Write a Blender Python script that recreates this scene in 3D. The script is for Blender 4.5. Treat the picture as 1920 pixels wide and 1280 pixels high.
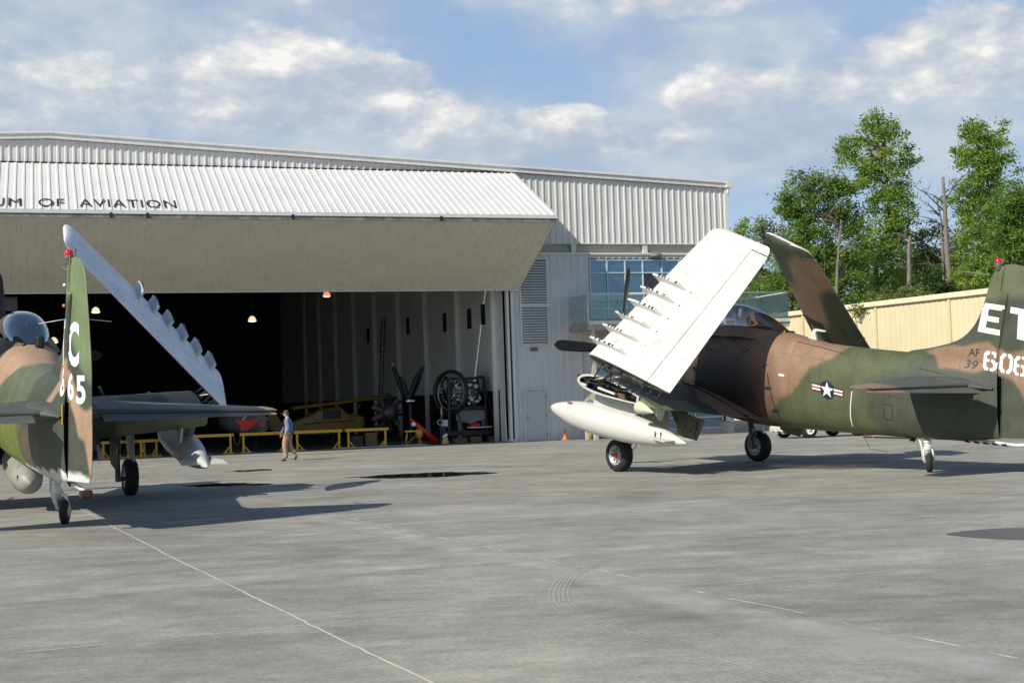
import bpy, bmesh, math, random
import numpy as np
from mathutils import Vector, Matrix, noise as mnoise
from mathutils.bvhtree import BVHTree

R = math.radians
random.seed(7); rng = np.random.default_rng(7)
for o in list(bpy.data.objects): bpy.data.objects.remove(o)
S = bpy.context.scene
COL = S.collection

# ------------------------------------------------------------------ camera
CF, CH, CPITCH, CROLL = 2600.0, 1.78, 0.04341, 0.0339
cam = bpy.data.cameras.new('camera'); camo_ = bpy.data.objects.new('camera', cam); COL.objects.link(camo_)
cam.sensor_width = 36.0; cam.lens = CF / 1920 * 36; cam.clip_start = 0.1; cam.clip_end = 6000
_r0 = Vector((1, 0, 0)); _f = Vector((0, math.cos(CPITCH), math.sin(CPITCH))); _u0 = Vector((0, -math.sin(CPITCH), math.cos(CPITCH)))
_cr, _sr = math.cos(CROLL), math.sin(CROLL)
_right = _cr * _r0 - _sr * _u0; _up = _sr * _r0 + _cr * _u0
camo_.matrix_world = Matrix(((_right.x, _up.x, -_f.x, 0), (_right.y, _up.y, -_f.y, 0), (_right.z, _up.z, -_f.z, CH), (0, 0, 0, 1)))
S.camera = camo_
S.render.resolution_x = 1024; S.render.resolution_y = 682

# ------------------------------------------------------------------ light
SUNV = Vector((1.0, 0.91, -1.0)).normalized()          # direction the light travels
sun = bpy.data.lights.new('sun', 'SUN'); sun.energy = 4.6; sun.angle = R(0.6); sun.color = (1.0, 0.94, 0.83)
suno = bpy.data.objects.new('sun', sun); COL.objects.link(suno)
suno.rotation_euler = SUNV.to_track_quat('-Z', 'Y').to_euler()
suno.location = (-30, -30, 60)
S.view_settings.view_transform = 'Standard'; S.view_settings.look = 'None'; S.view_settings.gamma = 1
S.view_settings.exposure = 0.15
S.view_settings.use_curve_mapping = False

# ------------------------------------------------------------------ node helpers
class NT:
    def __init__(s, tree): s.t = tree; s.n = tree.nodes; s.l = tree.links
    def node(s, typ, **kw):
        n = s.n.new(typ)
        for k, v in kw.items(): setattr(n, k, v)
        return n
    def put(s, inp, v):
        if v is None: return
        if hasattr(v, 'is_output') or isinstance(v, bpy.types.NodeSocket): s.l.new(v, inp)
        else: inp.default_value = v
    def math(s, op, a, b=None, c=None, clamp=False):
        n = s.node('ShaderNodeMath', operation=op); n.use_clamp = clamp
        s.put(n.inputs[0], a); s.put(n.inputs[1], b); s.put(n.inputs[2], c); return n.outputs[0]
    def noise(s, vec, scale, detail=4, rough=0.5, dist=0.0):
        n = s.node('ShaderNodeTexNoise'); s.put(n.inputs['Vector'], vec)
        n.inputs['Scale'].default_value = scale; n.inputs['Detail'].default_value = detail
        n.inputs['Roughness'].default_value = rough; n.inputs['Distortion'].default_value = dist
        return n.outputs['Fac']
    def ramp(s, f, stops, interp='LINEAR'):
        n = s.node('ShaderNodeValToRGB'); s.put(n.inputs[0], f); cr = n.color_ramp; cr.interpolation = interp
        while len(cr.elements) < len(stops): cr.elements.new(0.5)
        for e, (p, c) in zip(cr.elements, stops):
            e.position = p; e.color = c if len(c) == 4 else (*c, 1)
        return n.outputs['Color']
    def mix(s, f, a, b, mode='MIX'):
        n = s.node('ShaderNodeMix', data_type='RGBA', blend_type=mode)
        s.put(n.inputs['Factor'], f); s.put(n.inputs['A'], a); s.put(n.inputs['B'], b)
        for k in (6, 7): pass
        return n.outputs['Result']
    def vmath(s, op, a, b=None):
        n = s.node('ShaderNodeVectorMath', operation=op); s.put(n.inputs[0], a)
        if b is not None: s.put(n.inputs[1], b)
        return n.outputs[0]
    def mapr(s, v, a, b, c, d, smooth=False):
        n = s.node('ShaderNodeMapRange'); n.clamp = True
        if smooth: n.interpolation_type = 'SMOOTHSTEP'
        s.put(n.inputs[0], v)
        for i, x in enumerate((a, b, c, d)): n.inputs[i + 1].default_value = x
        return n.outputs[0]

def c4(c): return (c[0], c[1], c[2], 1.0)

# ------------------------------------------------------------------ world: Nishita sky with clouds
W = bpy.data.worlds.new("World"); S.world = W; W.use_nodes = True
w = NT(W.node_tree); w.n.clear()
sky = w.node('ShaderNodeTexSky', sky_type='NISHITA'); sky.sun_disc = False
sky.sun_elevation = math.asin(-SUNV.z); sky.sun_rotation = math.atan2(-SUNV.x, -SUNV.y) % (2 * math.pi)
sky.air_density = 1.0; sky.dust_density = 0.8; sky.ozone_density = 1.4; sky.altitude = 200
tc = w.node('ShaderNodeTexCoord'); D = tc.outputs['Generated']
sep = w.node('ShaderNodeSeparateXYZ'); w.put(sep.inputs[0], D)
az = w.math('ARCTAN2', sep.outputs[0], sep.outputs[1]); el = w.math('ARCSINE', sep.outputs[2])
cmb = w.node('ShaderNodeCombineXYZ'); w.put(cmb.inputs[0], az); w.put(cmb.inputs[1], w.math('MULTIPLY', el, 1.7)); cmb.inputs[2].default_value = 3.1
P0 = cmb.outputs[0]
n_big = w.noise(P0, 5.0, 3, 0.5, 0.3); n_med = w.noise(P0, 11.0, 10, 0.56, 0.2)
P1 = w.vmath('ADD', P0, (-0.022, 0.032, 0.0)); n_med1 = w.noise(P1, 11.0, 5, 0.56, 0.2)
def blob(px, py, rx, ry):
    a0 = (px - 960) / CF; e0 = (752 - 0.034 * (px - 960) - py) / CF
    dx = w.math('MULTIPLY', w.math('SUBTRACT', az, a0), CF / rx); dy = w.math('MULTIPLY', w.math('SUBTRACT', el, e0), CF / ry)
    d2 = w.math('ADD', w.math('MULTIPLY', dx, dx), w.math('MULTIPLY', dy, dy))
    return w.math('EXPONENT', w.math('MULTIPLY', d2, -1.0))
def blobs(L):
    acc = None
    for (px, py, rx, ry, k) in L:
        b = w.math('MULTIPLY', blob(px, py, rx, ry), k); acc = b if acc is None else w.math('ADD', acc, b)
    return acc
n_fine = w.noise(P0, 30.0, 10, 0.62, 0.15)
P2 = w.vmath('ADD', P0, (-0.010, 0.016, 0.0)); n_fine1 = w.noise(P2, 30.0, 6, 0.6, 0.15)
def nz(a, k): return w.math('MULTIPLY', w.math('SUBTRACT', a, 0.5), k)
# veil of grey-blue cloud
vb = blobs([(160, 60, 430, 130, .85), (60, 230, 200, 90, .4), (620, 275, 360, 45, .85), (350, 180, 260, 80, .5), (1000, 285, 420, 50, .65), (1450, 300, 420, 80, .55), (1800, 260, 260, 90, .4), (1340, 60, 340, 90, .45), (1500, 190, 300, 80, .32), (1830, 130, 170, 80, .2), (760, 230, 260, 70, .5), (640, 20, 120, 50, .5), (980, 20, 160, 40, .3)])
veil = w.mapr(w.math('ADD', vb, w.math('ADD', nz(n_big, .8), nz(n_med, .9))), .02, .70, 0.0, .95, True)
veilc = w.mix(w.mapr(w.math('ADD', n_med, nz(n_fine, .4)), .38, .62, 0, 1), (3.75, 4.6, 5.9, 1), (5.1, 5.8, 6.5, 1))
# cumulus
cb = blobs([(545, 150, 102, 75.64, 0.95), (440, 190, 144, 67.1, 0.75), (650, 165, 132, 61, 0.8), (760, 150, 90, 26.84, 0.55), (330, 175, 84, 48.8, 0.35), (760, 194, 48, 17.08, 1), (130, 200, 144, 73.2, 0.62), (50, 240, 132, 73.2, 0.5), (820, 245, 108, 61, 0.45), (880, 215, 48, 30.5, 0.3), (1060, 222, 60, 21.96, 0.95), (1120, 216, 31.2, 13.42, 0.6), (1000, 265, 132, 42.7, 0.5),
            (1130, 250, 48, 21.96, 0.5), (1330, 190, 72, 48.8, 0.62), (1420, 180, 132, 39.04, 0.72), (1540, 175, 72, 19.52, 0.4), (1300, 258, 60, 17.08, 0.6), (1210, 275, 84, 24.4, 0.4), (1620, 185, 84, 31.72, 0.5), (1720, 125, 144, 51.24, 0.68), (1850, 110, 144, 58.56, 0.7), (1300, 20, 204, 36.6, 0.6), (600, 10, 60, 30.5, 0.35), (1830, 190, 132, 36.6, 0.45), (860, 116, 24, 9.76, 0.3)])
cd = w.math('ADD', cb, w.math('ADD', nz(n_med, .60), nz(n_fine, .80)))
cum = w.mapr(cd, .22, .56, 0.0, .96, True)
lit = w.math('ADD', w.math('MULTIPLY', w.math('SUBTRACT', n_med, n_med1), 2.2), w.math('MULTIPLY', w.math('SUBTRACT', n_fine, n_fine1), 1.7))
dk = blobs([(600, 225, 200, 28, .42), (170, 240, 200, 40, .2), (1440, 215, 160, 18, .35), (1750, 190, 200, 30, .25), (950, 280, 300, 30, .3)])
br = blobs([(545, 115, 60, 30, .38), (760, 194, 40, 12, .6), (1075, 222, 60, 14, .5), (1140, 250, 30, 12, .3), (1290, 258, 40, 10, .3), (470, 215, 90, 16, .25), (1420, 165, 120, 16, .22), (1700, 110, 100, 20, .2)])
sh = w.mapr(w.math('ADD', w.math('ADD', lit, .46), w.math('SUBTRACT', br, dk)), 0, 1, 0, 1)
ccol = w.ramp(sh, [(0.0, (4.3, 4.9, 5.95)), (0.35, (5.2, 5.6, 6.3)), (0.6, (6.2, 6.4, 6.7)), (0.85, (7.4, 7.4, 7.35)), (1.0, (8.6, 8.5, 8.3))])
base = w.mix(w.mapr(el, .30, .62, .72, 0, True), sky.outputs[0], w.ramp(w.mapr(el, .02, .32, 0, 1), [(0, (4.6, 5.5, 6.8)), (.45, (3.6, 4.95, 6.95)), (1, (2.75, 4.25, 6.9))]))
fin = w.mix(veil, base, veilc)
fin = w.mix(cum, fin, ccol)
bg = w.node('ShaderNodeBackground'); w.put(bg.inputs[0], fin); bg.inputs[1].default_value = 0.10
wo = w.node('ShaderNodeOutputWorld'); w.l.new(bg.outputs[0], wo.inputs[0])
try: W.cycles.sampling_method = 'MANUAL'; W.cycles.sample_map_resolution = 512
except Exception: pass

# ------------------------------------------------------------------ geometry maths
A0, FANG = 61.3, 0.326
EU = Vector((math.cos(FANG), math.sin(FANG), 0)); EN = Vector((math.sin(FANG), -math.cos(FANG), 0))   # along facade, out of facade
def FW(u, z, out=0.0): return Vector((0, A0, 0)) + EU * u + EN * out + Vector((0, 0, z))
def gz(x, y):
    return 0.0

class MB:
    def __init__(s): s.v = []; s.f = []; s.sm = []
    def add(s, vs, fs, smooth=False):
        b = len(s.v); s.v += [tuple(p) for p in vs]
        for f in fs: s.f.append(tuple(b + i for i in f)); s.sm.append(smooth)
    def box(s, c, size, X=(1, 0, 0), Y=(0, 1, 0), Z=(0, 0, 1)):
        c = Vector(c); X = Vector(X).normalized() * size[0] / 2; Y = Vector(Y).normalized() * size[1] / 2; Z = Vector(Z).normalized() * size[2] / 2
        vs = [c + i * X + j * Y + k * Z for k in (-1, 1) for j in (-1, 1) for i in (-1, 1)]
        s.add(vs, [(0, 2, 3, 1), (4, 5, 7, 6), (0, 1, 5, 4), (2, 6, 7, 3), (0, 4, 6, 2), (1, 3, 7, 5)])
    def span(s, p, q, a, b, up=(0, 0, 1)):
        p = Vector(p); q = Vector(q); d = q - p; L = d.length; d = d.normalized(); u = Vector(up)
        if abs(d.dot(u)) > .98: u = Vector((1, 0, 0))
        x = d.cross(u).normalized(); z = x.cross(d)
        s.box((p + q) / 2, (L, a, b), d, x, z)
    def tube(s, pts, r, n=10, cap=True, smooth=True):
        pts = [Vector(p) for p in pts]; m = len(pts); rs = r if isinstance(r, (list, tuple)) else [r] * m
        b = len(s.v); px = None
        for i, p in enumerate(pts):
            t = (pts[min(i + 1, m - 1)] - pts[max(i - 1, 0)]).normalized()
            if px is None:
                a = Vector((0, 0, 1)) if abs(t.z) < .9 else Vector((1, 0, 0)); x = t.cross(a).normalized()
            else: x = (px - t * px.dot(t)).normalized()
            px = x; y = t.cross(x)
            for k in range(n):
                th = 2 * math.pi * k / n; s.v.append(tuple(p + (x * math.cos(th) + y * math.sin(th)) * rs[i]))
        for i in range(m - 1):
            for k in range(n):
                k2 = (k + 1) % n; s.f.append((b + i * n + k, b + i * n + k2, b + (i + 1) * n + k2, b + (i + 1) * n + k)); s.sm.append(smooth)
        if cap:
            s.f.append(tuple(b + k for k in reversed(range(n)))); s.sm.append(False)
            s.f.append(tuple(b + (m - 1) * n + k for k in range(n))); s.sm.append(False)
    def lathe(s, prof, O, axis, n=32, smooth=True, cap=False):
        O = Vector(O); t = Vector(axis).normalized(); a = Vector((0, 0, 1)) if abs(t.z) < .9 else Vector((1, 0, 0)); x = t.cross(a).normalized(); y = t.cross(x)
        b = len(s.v); m = len(prof)
        for (h, r) in prof:
            for k in range(n):
                th = 2 * math.pi * k / n; s.v.append(tuple(O + t * h + (x * math.cos(th) + y * math.sin(th)) * r))
        for i in range(m - 1):
            for k in range(n):
                k2 = (k + 1) % n; s.f.append((b + i * n + k, b + i * n + k2, b + (i + 1) * n + k2, b + (i + 1) * n + k)); s.sm.append(smooth)
        if cap:
            s.f.append(tuple(b + k for k in range(n))); s.sm.append(False); s.f.append(tuple(b + (m - 1) * n + k for k in range(n))); s.sm.append(False)
    def prism(s, poly, off, smooth=False):
        off = Vector(off); n = len(poly); vs = [Vector(p) for p in poly] + [Vector(p) + off for p in poly]
        s.add(vs, [tuple(reversed(range(n))), tuple(range(n, 2 * n))] + [(i, (i + 1) % n, n + (i + 1) % n, n + i) for i in range(n)], smooth)
    def grid(s, rows, closed=False, smooth=True):
        b = len(s.v); n = len(rows[0])
        for r in rows: s.v += [tuple(p) for p in r]
        for i in range(len(rows) - 1):
            for k in range(n if closed else n - 1):
                k2 = (k + 1) % n; s.f.append((b + i * n + k, b + i * n + k2, b + (i + 1) * n + k2, b + (i + 1) * n + k)); s.sm.append(smooth)
    def build(s, name, m, parent=None, bevel=0, recalc=True, angle=None):
        me = bpy.data.meshes.new(name); me.from_pydata(s.v, [], s.f); me.polygons.foreach_set('use_smooth', s.sm); me.update()
        if recalc:
            bm = bmesh.new(); bm.from_mesh(me); bmesh.ops.recalc_face_normals(bm, faces=bm.faces); bm.to_mesh(me); bm.free()
        if angle: me.set_sharp_from_angle(angle=R(angle))
        o = bpy.data.objects.new(name, me); COL.objects.link(o)
        if m: me.materials.append(m)
        if parent: o.parent = parent
        if bevel:
            md = o.modifiers.new('bevel', 'BEVEL'); md.width = bevel; md.segments = 2; md.limit_method = 'ANGLE'; md.angle_limit = R(40)
        return o

def tag(o, label=None, cat=None, group=None, kind=None):
    if label: o['label'] = label
    if cat: o['category'] = cat
    if group: o['group'] = group
    if kind: o['kind'] = kind
    return o
def thing(name, loc, label, cat, group=None, rz=0):
    o = bpy.data.objects.new(name, None); COL.objects.link(o); o.location = loc; o.rotation_euler = (0, 0, rz); o.empty_display_size = .3
    return tag(o, label, cat, group)
def copy_tree(o, parent=None):
    c = o.copy(); COL.objects.link(c); c.parent = parent
    for ch in [x for x in bpy.data.objects if x.parent == o]: copy_tree(ch, c)
    return c

# ------------------------------------------------------------------ materials
MATS = {}
def mat(name, color, rough=.6, metal=0, var=.12, vscale=3.0, bump=0, bscale=30, emit=None, estr=0, spec=.5, dirt=0, dirtcol=(.06, .05, .04), coat=0):
    if name in MATS: return MATS[name]
    m = bpy.data.materials.new(name); m.use_nodes = True; t = NT(m.node_tree); p = t.n['Principled BSDF']
    tcn = t.node('ShaderNodeTexCoord').outputs['Object']
    nz = t.noise(tcn, vscale, 6, .6)
    col = t.mix(t.mapr(nz, .3, .7, 0, 1), c4([c * (1 - var) for c in color]), c4([min(1, c * (1 + var)) for c in color]))
    if dirt:
        mp = t.node('ShaderNodeMapping'); mp.inputs['Scale'].default_value = (1, 1, .12); t.put(mp.inputs[0], tcn)
        st = t.noise(mp.outputs[0], 4.0, 7, .65)
        col = t.mix(t.math('MULTIPLY', t.mapr(st, .50, .80, 0, 1), dirt), col, c4(dirtcol))
    t.put(p.inputs['Base Color'], col); p.inputs['Metallic'].default_value = metal
    t.put(p.inputs['Roughness'], t.mapr(nz, .3, .7, max(0, rough - .08), min(1, rough + .08)))
    p.inputs['Specular IOR Level'].default_value = spec; p.inputs['Coat Weight'].default_value = coat
    if bump:
        b = t.node('ShaderNodeBump'); b.inputs['Strength'].default_value = bump; b.inputs['Distance'].default_value = .02
        t.put(b.inputs['Height'], t.noise(tcn, bscale, 4, .6)); t.l.new(b.outputs[0], p.inputs['Normal'])
    if emit: p.inputs['Emission Color'].default_value = c4(emit); p.inputs['Emission Strength'].default_value = estr
    MATS[name] = m; return m
def paintmat(name='camouflage_paint', seams=False):
    m = bpy.data.materials.new(name); m.use_nodes = True; t = NT(m.node_tree); p = t.n['Principled BSDF']
    at = t.node('ShaderNodeAttribute', attribute_name='paint').outputs['Color']
    tcn = t.node('ShaderNodeTexCoord').outputs['Object']
    a = t.noise(tcn, 2.2, 7, .62); b = t.noise(tcn, 26, 3, .6)
    mp = t.node('ShaderNodeMapping'); mp.inputs['Scale'].default_value = (6, 6, .9); t.put(mp.inputs[0], tcn); st = t.noise(mp.outputs[0], 2.2, 6, .65)
    f = t.math('ADD', t.math('MULTIPLY', a, .55), t.math('ADD', t.math('MULTIPLY', b, .16), t.math('MULTIPLY', st, .32)))
    k = t.mapr(f, .35, .70, .74, 1.26)
    col = t.mix(1.0, at, t.ramp(k, [(0, (.0, .0, .0)), (1, (1, 1, 1))]), 'MULTIPLY') if False else None
    cm = t.node('ShaderNodeVectorMath', operation='SCALE'); t.put(cm.inputs[0], at); t.put(cm.inputs['Scale'], k)
    colr = cm.outputs[0]
    if seams:
        sx = t.node('ShaderNodeSeparateXYZ'); t.put(sx.inputs[0], tcn)
        def ln_(v, per, off, wd, k): return t.math('MULTIPLY', t.math('LESS_THAN', t.math('ABSOLUTE', t.math('SUBTRACT', t.math('FRACT', t.math('ADD', t.math('DIVIDE', v, per), off)), .5)), wd / per), k)
        riv = t.math('MULTIPLY', t.math('LESS_THAN', t.math('ABSOLUTE', t.math('SUBTRACT', t.math('FRACT', t.math('DIVIDE', sx.outputs[2], .05)), .5)), .22), ln_(sx.outputs[1], .84, .30, .006, .28))
        sk = t.math('ADD', t.math('ADD', ln_(sx.outputs[1], .84, .25, .0055, .42), ln_(t.math('ADD', sx.outputs[2], t.math('MULTIPLY', sx.outputs[1], -.16)), .52, .1, .0045, .34)), riv)
        c2 = t.node('ShaderNodeVectorMath', operation='SCALE'); t.put(c2.inputs[0], colr); t.put(c2.inputs['Scale'], t.math('SUBTRACT', 1.0, sk)); colr = c2.outputs[0]
    t.put(p.inputs['Base Color'], colr); t.put(p.inputs['Roughness'], t.mapr(a, .3, .7, .42, .62)); p.inputs['Specular IOR Level'].default_value = .4
    bb = t.node('ShaderNodeBump'); bb.inputs['Strength'].default_value = .25; bb.inputs['Distance'].default_value = .02
    t.put(bb.inputs['Height'], t.noise(tcn, 3.5, 4, .55)); t.l.new(bb.outputs[0], p.inputs['Normal'])
    return m
M_paint = paintmat(); M_paintf = paintmat('camouflage_paint_skin', True)
M_white = mat('white_paint', (.60, .595, .555), .42, var=.03, vscale=4, dirt=.10, dirtcol=(.42, .38, .30))
M_wgrey = mat('pale_grey_paint', (.50, .51, .48), .5, var=.08)
M_lgreen = mat('pale_green_primer', (.26, .28, .19), .6, var=.15)
M_metal = mat('steel', (.42, .42, .42), .35, .8, var=.2)
M_dark = mat('black_metal', (.02, .02, .022), .5, .2, var=.3)
M_dmet = mat('oily_metal', (.07, .065, .06), .4, .6, var=.5, vscale=12)
M_rubber = mat('tyre_rubber', (.018, .018, .018), .8, var=.25, vscale=8, bump=.2)
M_red = mat('red_paint', (.55, .02, .03), .4)
M_redglass = mat('red_lens', (.5, .01, .02), .15, emit=(.8, .01, .02), estr=.15)
M_bare = mat('bare_white_metal', (.70, .70, .66), .4, .1, var=.12, dirt=.35)
M_black = mat('black_marking', (.018, .018, .02), .6)
M_mwhite = mat('white_marking', (.84, .84, .82), .55, var=.04)
M_mgrey = mat('grey_marking', (.035, .035, .035), .6)
M_navy = mat('navy_marking', (.012, .014, .035), .5)
M_mred = mat('red_marking', (.42, .03, .03), .5)
M_yellow = mat('yellow_paint', (.62, .36, .02), .5, var=.15, dirt=.3)
M_orange = mat('orange_plastic', (.62, .21, .05), .55)
M_prop = mat('propeller_black', (.012, .012, .013), .55, var=.3)

def glassmat(name, col, alpha=.25, rough=.02):
    m = bpy.data.materials.new(name); m.use_nodes = True; t = NT(m.node_tree); t.n.clear()
    tr = t.node('ShaderNodeBsdfTransparent'); tr.inputs[0].default_value = c4(col)
    gl = t.node('ShaderNodeBsdfGlossy'); gl.inputs['Roughness'].default_value = rough; gl.inputs[0].default_value = (1, 1, 1, 1)
    fr = t.node('ShaderNodeFresnel'); fr.inputs[0].default_value = 1.5
    fac = t.math('ADD', t.math('MULTIPLY', fr.outputs[0], .9), alpha, clamp=True)
    mx = t.node('ShaderNodeMixShader'); t.put(mx.inputs[0], fac); t.l.new(tr.outputs[0], mx.inputs[1]); t.l.new(gl.outputs[0], mx.inputs[2])
    o = t.node('ShaderNodeOutputMaterial'); t.l.new(mx.outputs[0], o.inputs[0]); return m
M_canopy = glassmat('canopy_glass', (.95, .97, .97), .17)
M_bcanopy = glassmat('blue_tinted_canopy', (.28, .38, .52), .34, .07)
M_rail = glassmat('green_tinted_glass', (.86, .95, .91), .02)
def winmat():
    m = bpy.data.materials.new('blue_window_glass'); m.use_nodes = True; t = NT(m.node_tree); t.n.clear()
    tcn = t.node('ShaderNodeTexCoord').outputs['Object']; nz = t.noise(tcn, .8, 4, .6)
    d = t.node('ShaderNodeBsdfDiffuse'); t.put(d.inputs[0], t.mix(nz, (.012, .045, .075, 1), (.05, .10, .13, 1)))
    g = t.node('ShaderNodeBsdfGlossy'); g.inputs[0].default_value = (.55, .78, .95, 1); g.inputs['Roughness'].default_value = .06
    b = t.node('ShaderNodeBump'); b.inputs['Strength'].default_value = .06; b.inputs['Distance'].default_value = .05; t.put(b.inputs['Height'], t.noise(tcn, 1.2, 2)); t.l.new(b.outputs[0], g.inputs['Normal'])
    mx = t.node('ShaderNodeMixShader'); mx.inputs[0].default_value = .24; t.l.new(d.outputs[0], mx.inputs[1]); t.l.new(g.outputs[0], mx.inputs[2])
    o = t.node('ShaderNodeOutputMaterial'); t.l.new(mx.outputs[0], o.inputs[0]); return m
M_win = winmat()

# ------------------------------------------------------------------ ground
def groundmat():
    m = bpy.data.materials.new('weathered_concrete'); m.use_nodes = True; t = NT(m.node_tree); p = t.n['Principled BSDF']
    tcn = t.node('ShaderNodeTexCoord').outputs['Object']
    mp = t.node('ShaderNodeMapping'); mp.inputs['Rotation'].default_value = (0, 0, R(-23)); mp.inputs['Scale'].default_value = (.8, 1.15, 1); t.put(mp.inputs[0], tcn); V = mp.outputs[0]
    a = t.noise(V, .32, 8, .66, .6); b = t.noise(V, 1.6, 8, .72, .3); c = t.noise(tcn, 110, 3, .8); d = t.noise(tcn, 9, 6, .7)
    mp2 = t.node('ShaderNodeMapping'); mp2.inputs['Rotation'].default_value = (0, 0, R(-23.5)); mp2.inputs['Scale'].default_value = (.25, 1.6, 1); t.put(mp2.inputs[0], tcn)
    e = t.noise(mp2.outputs[0], 1.3, 7, .7)
    f = t.math('ADD', t.math('ADD', t.math('MULTIPLY', a, .44), t.math('MULTIPLY', b, .42)), t.math('ADD', t.math('MULTIPLY', e, .20), t.math('MULTIPLY', t.math('SUBTRACT', d, .82), .17)))
    col = t.ramp(f, [(.33, (.165, .160, .138)), (.43, (.240, .233, .204)), (.51, (.306, .296, .260)), (.59, (.385, .370, .318)), (.70, (.52, .50, .43))])
    g = t.mapr(t.math('ADD', t.math('MULTIPLY', t.noise(tcn, 26, 6, .85), .55), t.math('MULTIPLY', c, .45)), .30, .70, .36, 1.64); g2 = t.mapr(d, .60, .76, 1.0, .66)
    sc = t.node('ShaderNodeVectorMath', operation='SCALE'); t.put(sc.inputs[0], col); t.put(sc.inputs['Scale'], t.math('MULTIPLY', g, g2))
    t.put(p.inputs['Base Color'], sc.outputs[0]); p.inputs['Roughness'].default_value = .88; p.inputs['Specular IOR Level'].default_value = .25
    bb = t.node('ShaderNodeBump'); bb.inputs['Strength'].default_value = .35; bb.inputs['Distance'].default_value = .006; t.put(bb.inputs['Height'], t.noise(tcn, 45, 4, .7)); t.l.new(bb.outputs[0], p.inputs['Normal'])
    return m
g = MB()
xs = sorted(set([-1500, -600, -250, -120, 120, 250, 600, 1500] + [x for x in np.arange(-60, 61, 1.5)])); ys = sorted(set([-300, -100, -40, 250, 500, 1200, 3000] + [y for y in np.arange(-10, 71, 1.0)] + [80, 100, 150]))
g.grid([[(x, y, gz(x, y)) for x in xs] for y in ys])
tag(g.build('tarmac', groundmat(), recalc=False), kind='structure')

def gs(name, pts_rows, m, dz=.004, kind='structure'):
    b = MB(); b.grid([[(x, y, gz(x, y) + dz) for (x, y) in r] for r in pts_rows]); return tag(b.build(name, m, recalc=False), kind=kind)
def alphamat(name, col, cover=.7, scale=4, rough=.85, lo=.4, hi=.6, aniso=None):
    m = bpy.data.materials.new(name); m.use_nodes = True; t = NT(m.node_tree); p = t.n['Principled BSDF']
    tcn = t.node('ShaderNodeTexCoord').outputs['Object']; n = t.noise(tcn, scale, 7, .7)
    p.inputs['Base Color'].default_value = c4(col); p.inputs['Roughness'].default_value = rough
    at = t.node('ShaderNodeAttribute', attribute_name='edge').outputs['Fac']
    t.put(p.inputs['Alpha'], t.math('MULTIPLY', t.math('MULTIPLY', t.mapr(n, lo, hi, 0, 1), cover), at)); return m
def strip(name, path, wid, m, dz=.004, n=160, jit=0.0, edge=True):
    # path of (x,y); strip with lateral edge attribute fading to zero
    P = [Vector((p[0], p[1])) for p in path]; L = [0]
    for i in range(1, len(P)): L.append(L[-1] + (P[i] - P[i - 1]).length)
    rows = []; ks = (-1, -.45, 0, .45, 1)
    for i in range(n + 1):
        s = L[-1] * i / n; j = max(k for k in range(len(L)) if L[k] <= s + 1e-9); j = min(j, len(P) - 2)
        f = (s - L[j]) / max(1e-6, L[j + 1] - L[j]); q = P[j].lerp(P[j + 1], f); d = (P[min(j + 1, len(P) - 1)] - P[j]).normalized(); nn = Vector((-d.y, d.x))
        q = q + nn * jit * (mnoise.noise(Vector((s * 1.1, 3.3, 0))) + .6 * mnoise.noise(Vector((s * 4.5, 7, 0))))
        ww = wid * (1 + .55 * mnoise.noise(Vector((s * 2.3, 9, 1)))) if jit else wid
        rows.append([q + nn * ww * k for k in ks])
    b = MB(); b.grid([[(p.x, p.y, gz(p.x, p.y) + dz) for p in r] for r in rows])
    o = b.build(name, m, recalc=False); tag(o, kind='structure')
    at = o.data.attributes.new('edge', 'FLOAT', 'POINT'); vals = []
    for r in rows: vals += [0, .9, 1, .9, 0] if edge else [1] * 5
    at.data.foreach_set('value', vals); return o
M_joint = alphamat('joint_sealant', (.62, .60, .52), .95, 8, lo=.22, hi=.42)
M_joint2 = alphamat('worn_joint_sealant', (.62, .60, .53), .95, 2.2, lo=.42, hi=.56)
M_smear = alphamat('pale_dust', (.50, .49, .46), .85, 1.6, lo=.25, hi=.70)
M_tyre = alphamat('tyre_scuff', (.50, .48, .42), .55, 5, lo=.25, hi=.68)
strip('expansion_joint', [(-10.2, 31.0), (-6.4, 22.09), (-4.4, 17.5), (-2.52, 13.3), (-1.38, 10.71), (-.59, 8.97), (1.0, 5.3)], .016, M_joint, n=420, jit=.02)
strip('expansion_joint', [(-15, 50.2), (-10.13, 39.5), (-3.39, 23.89), (-.08, 16.5), (1.54, 12.85), (3.23, 9.04), (4.9, 5.2)], .02, M_joint2, n=420, jit=.04)
strip('dust_band', [(-4.5, 25.5), (-.40, 16.4), (1.22, 12.7), (2.9, 8.9), (4.4, 5.1)], .40, M_smear, .003, n=200, jit=.1)
strip('dust_band', [(-12, 10.6), (-5.05, 13.55), (-2.79, 14.77), (.1, 15.8), (2.2, 16.9)], .35, M_smear, .005, n=160, jit=.1)
strip('expansion_joint', [(-6, 9.7), (-1.2, 11.75), (.9, 12.6), (3.4, 13.55), (9, 16.0)], .012, M_joint2, .006, n=200, jit=.02)
strip('expansion_joint', [(-5, 30.0), (0, 32.1), (5, 34.2), (10, 36.3)], .014, M_joint2, .006, n=200, jit=.02)
tp = [(.95, 15.6), (.70, 15.1), (.46, 14.3), (.31, 13.5), (.25, 12.7), (.28, 11.95), (.40, 11.3), (.58, 10.7), (.80, 10.1), (1.05, 9.5), (1.4, 8.8), (2.0, 7.9)]
def smooth_path(P, k=4):
    for _ in range(k):
        Q = [P[0]]
        for a, b in zip(P[:-1], P[1:]): Q += [(.75 * a[0] + .25 * b[0], .75 * a[1] + .25 * b[1]), (.25 * a[0] + .75 * b[0], .25 * a[1] + .75 * b[1])]
        P = Q + [P[-1]]
    return P
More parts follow.
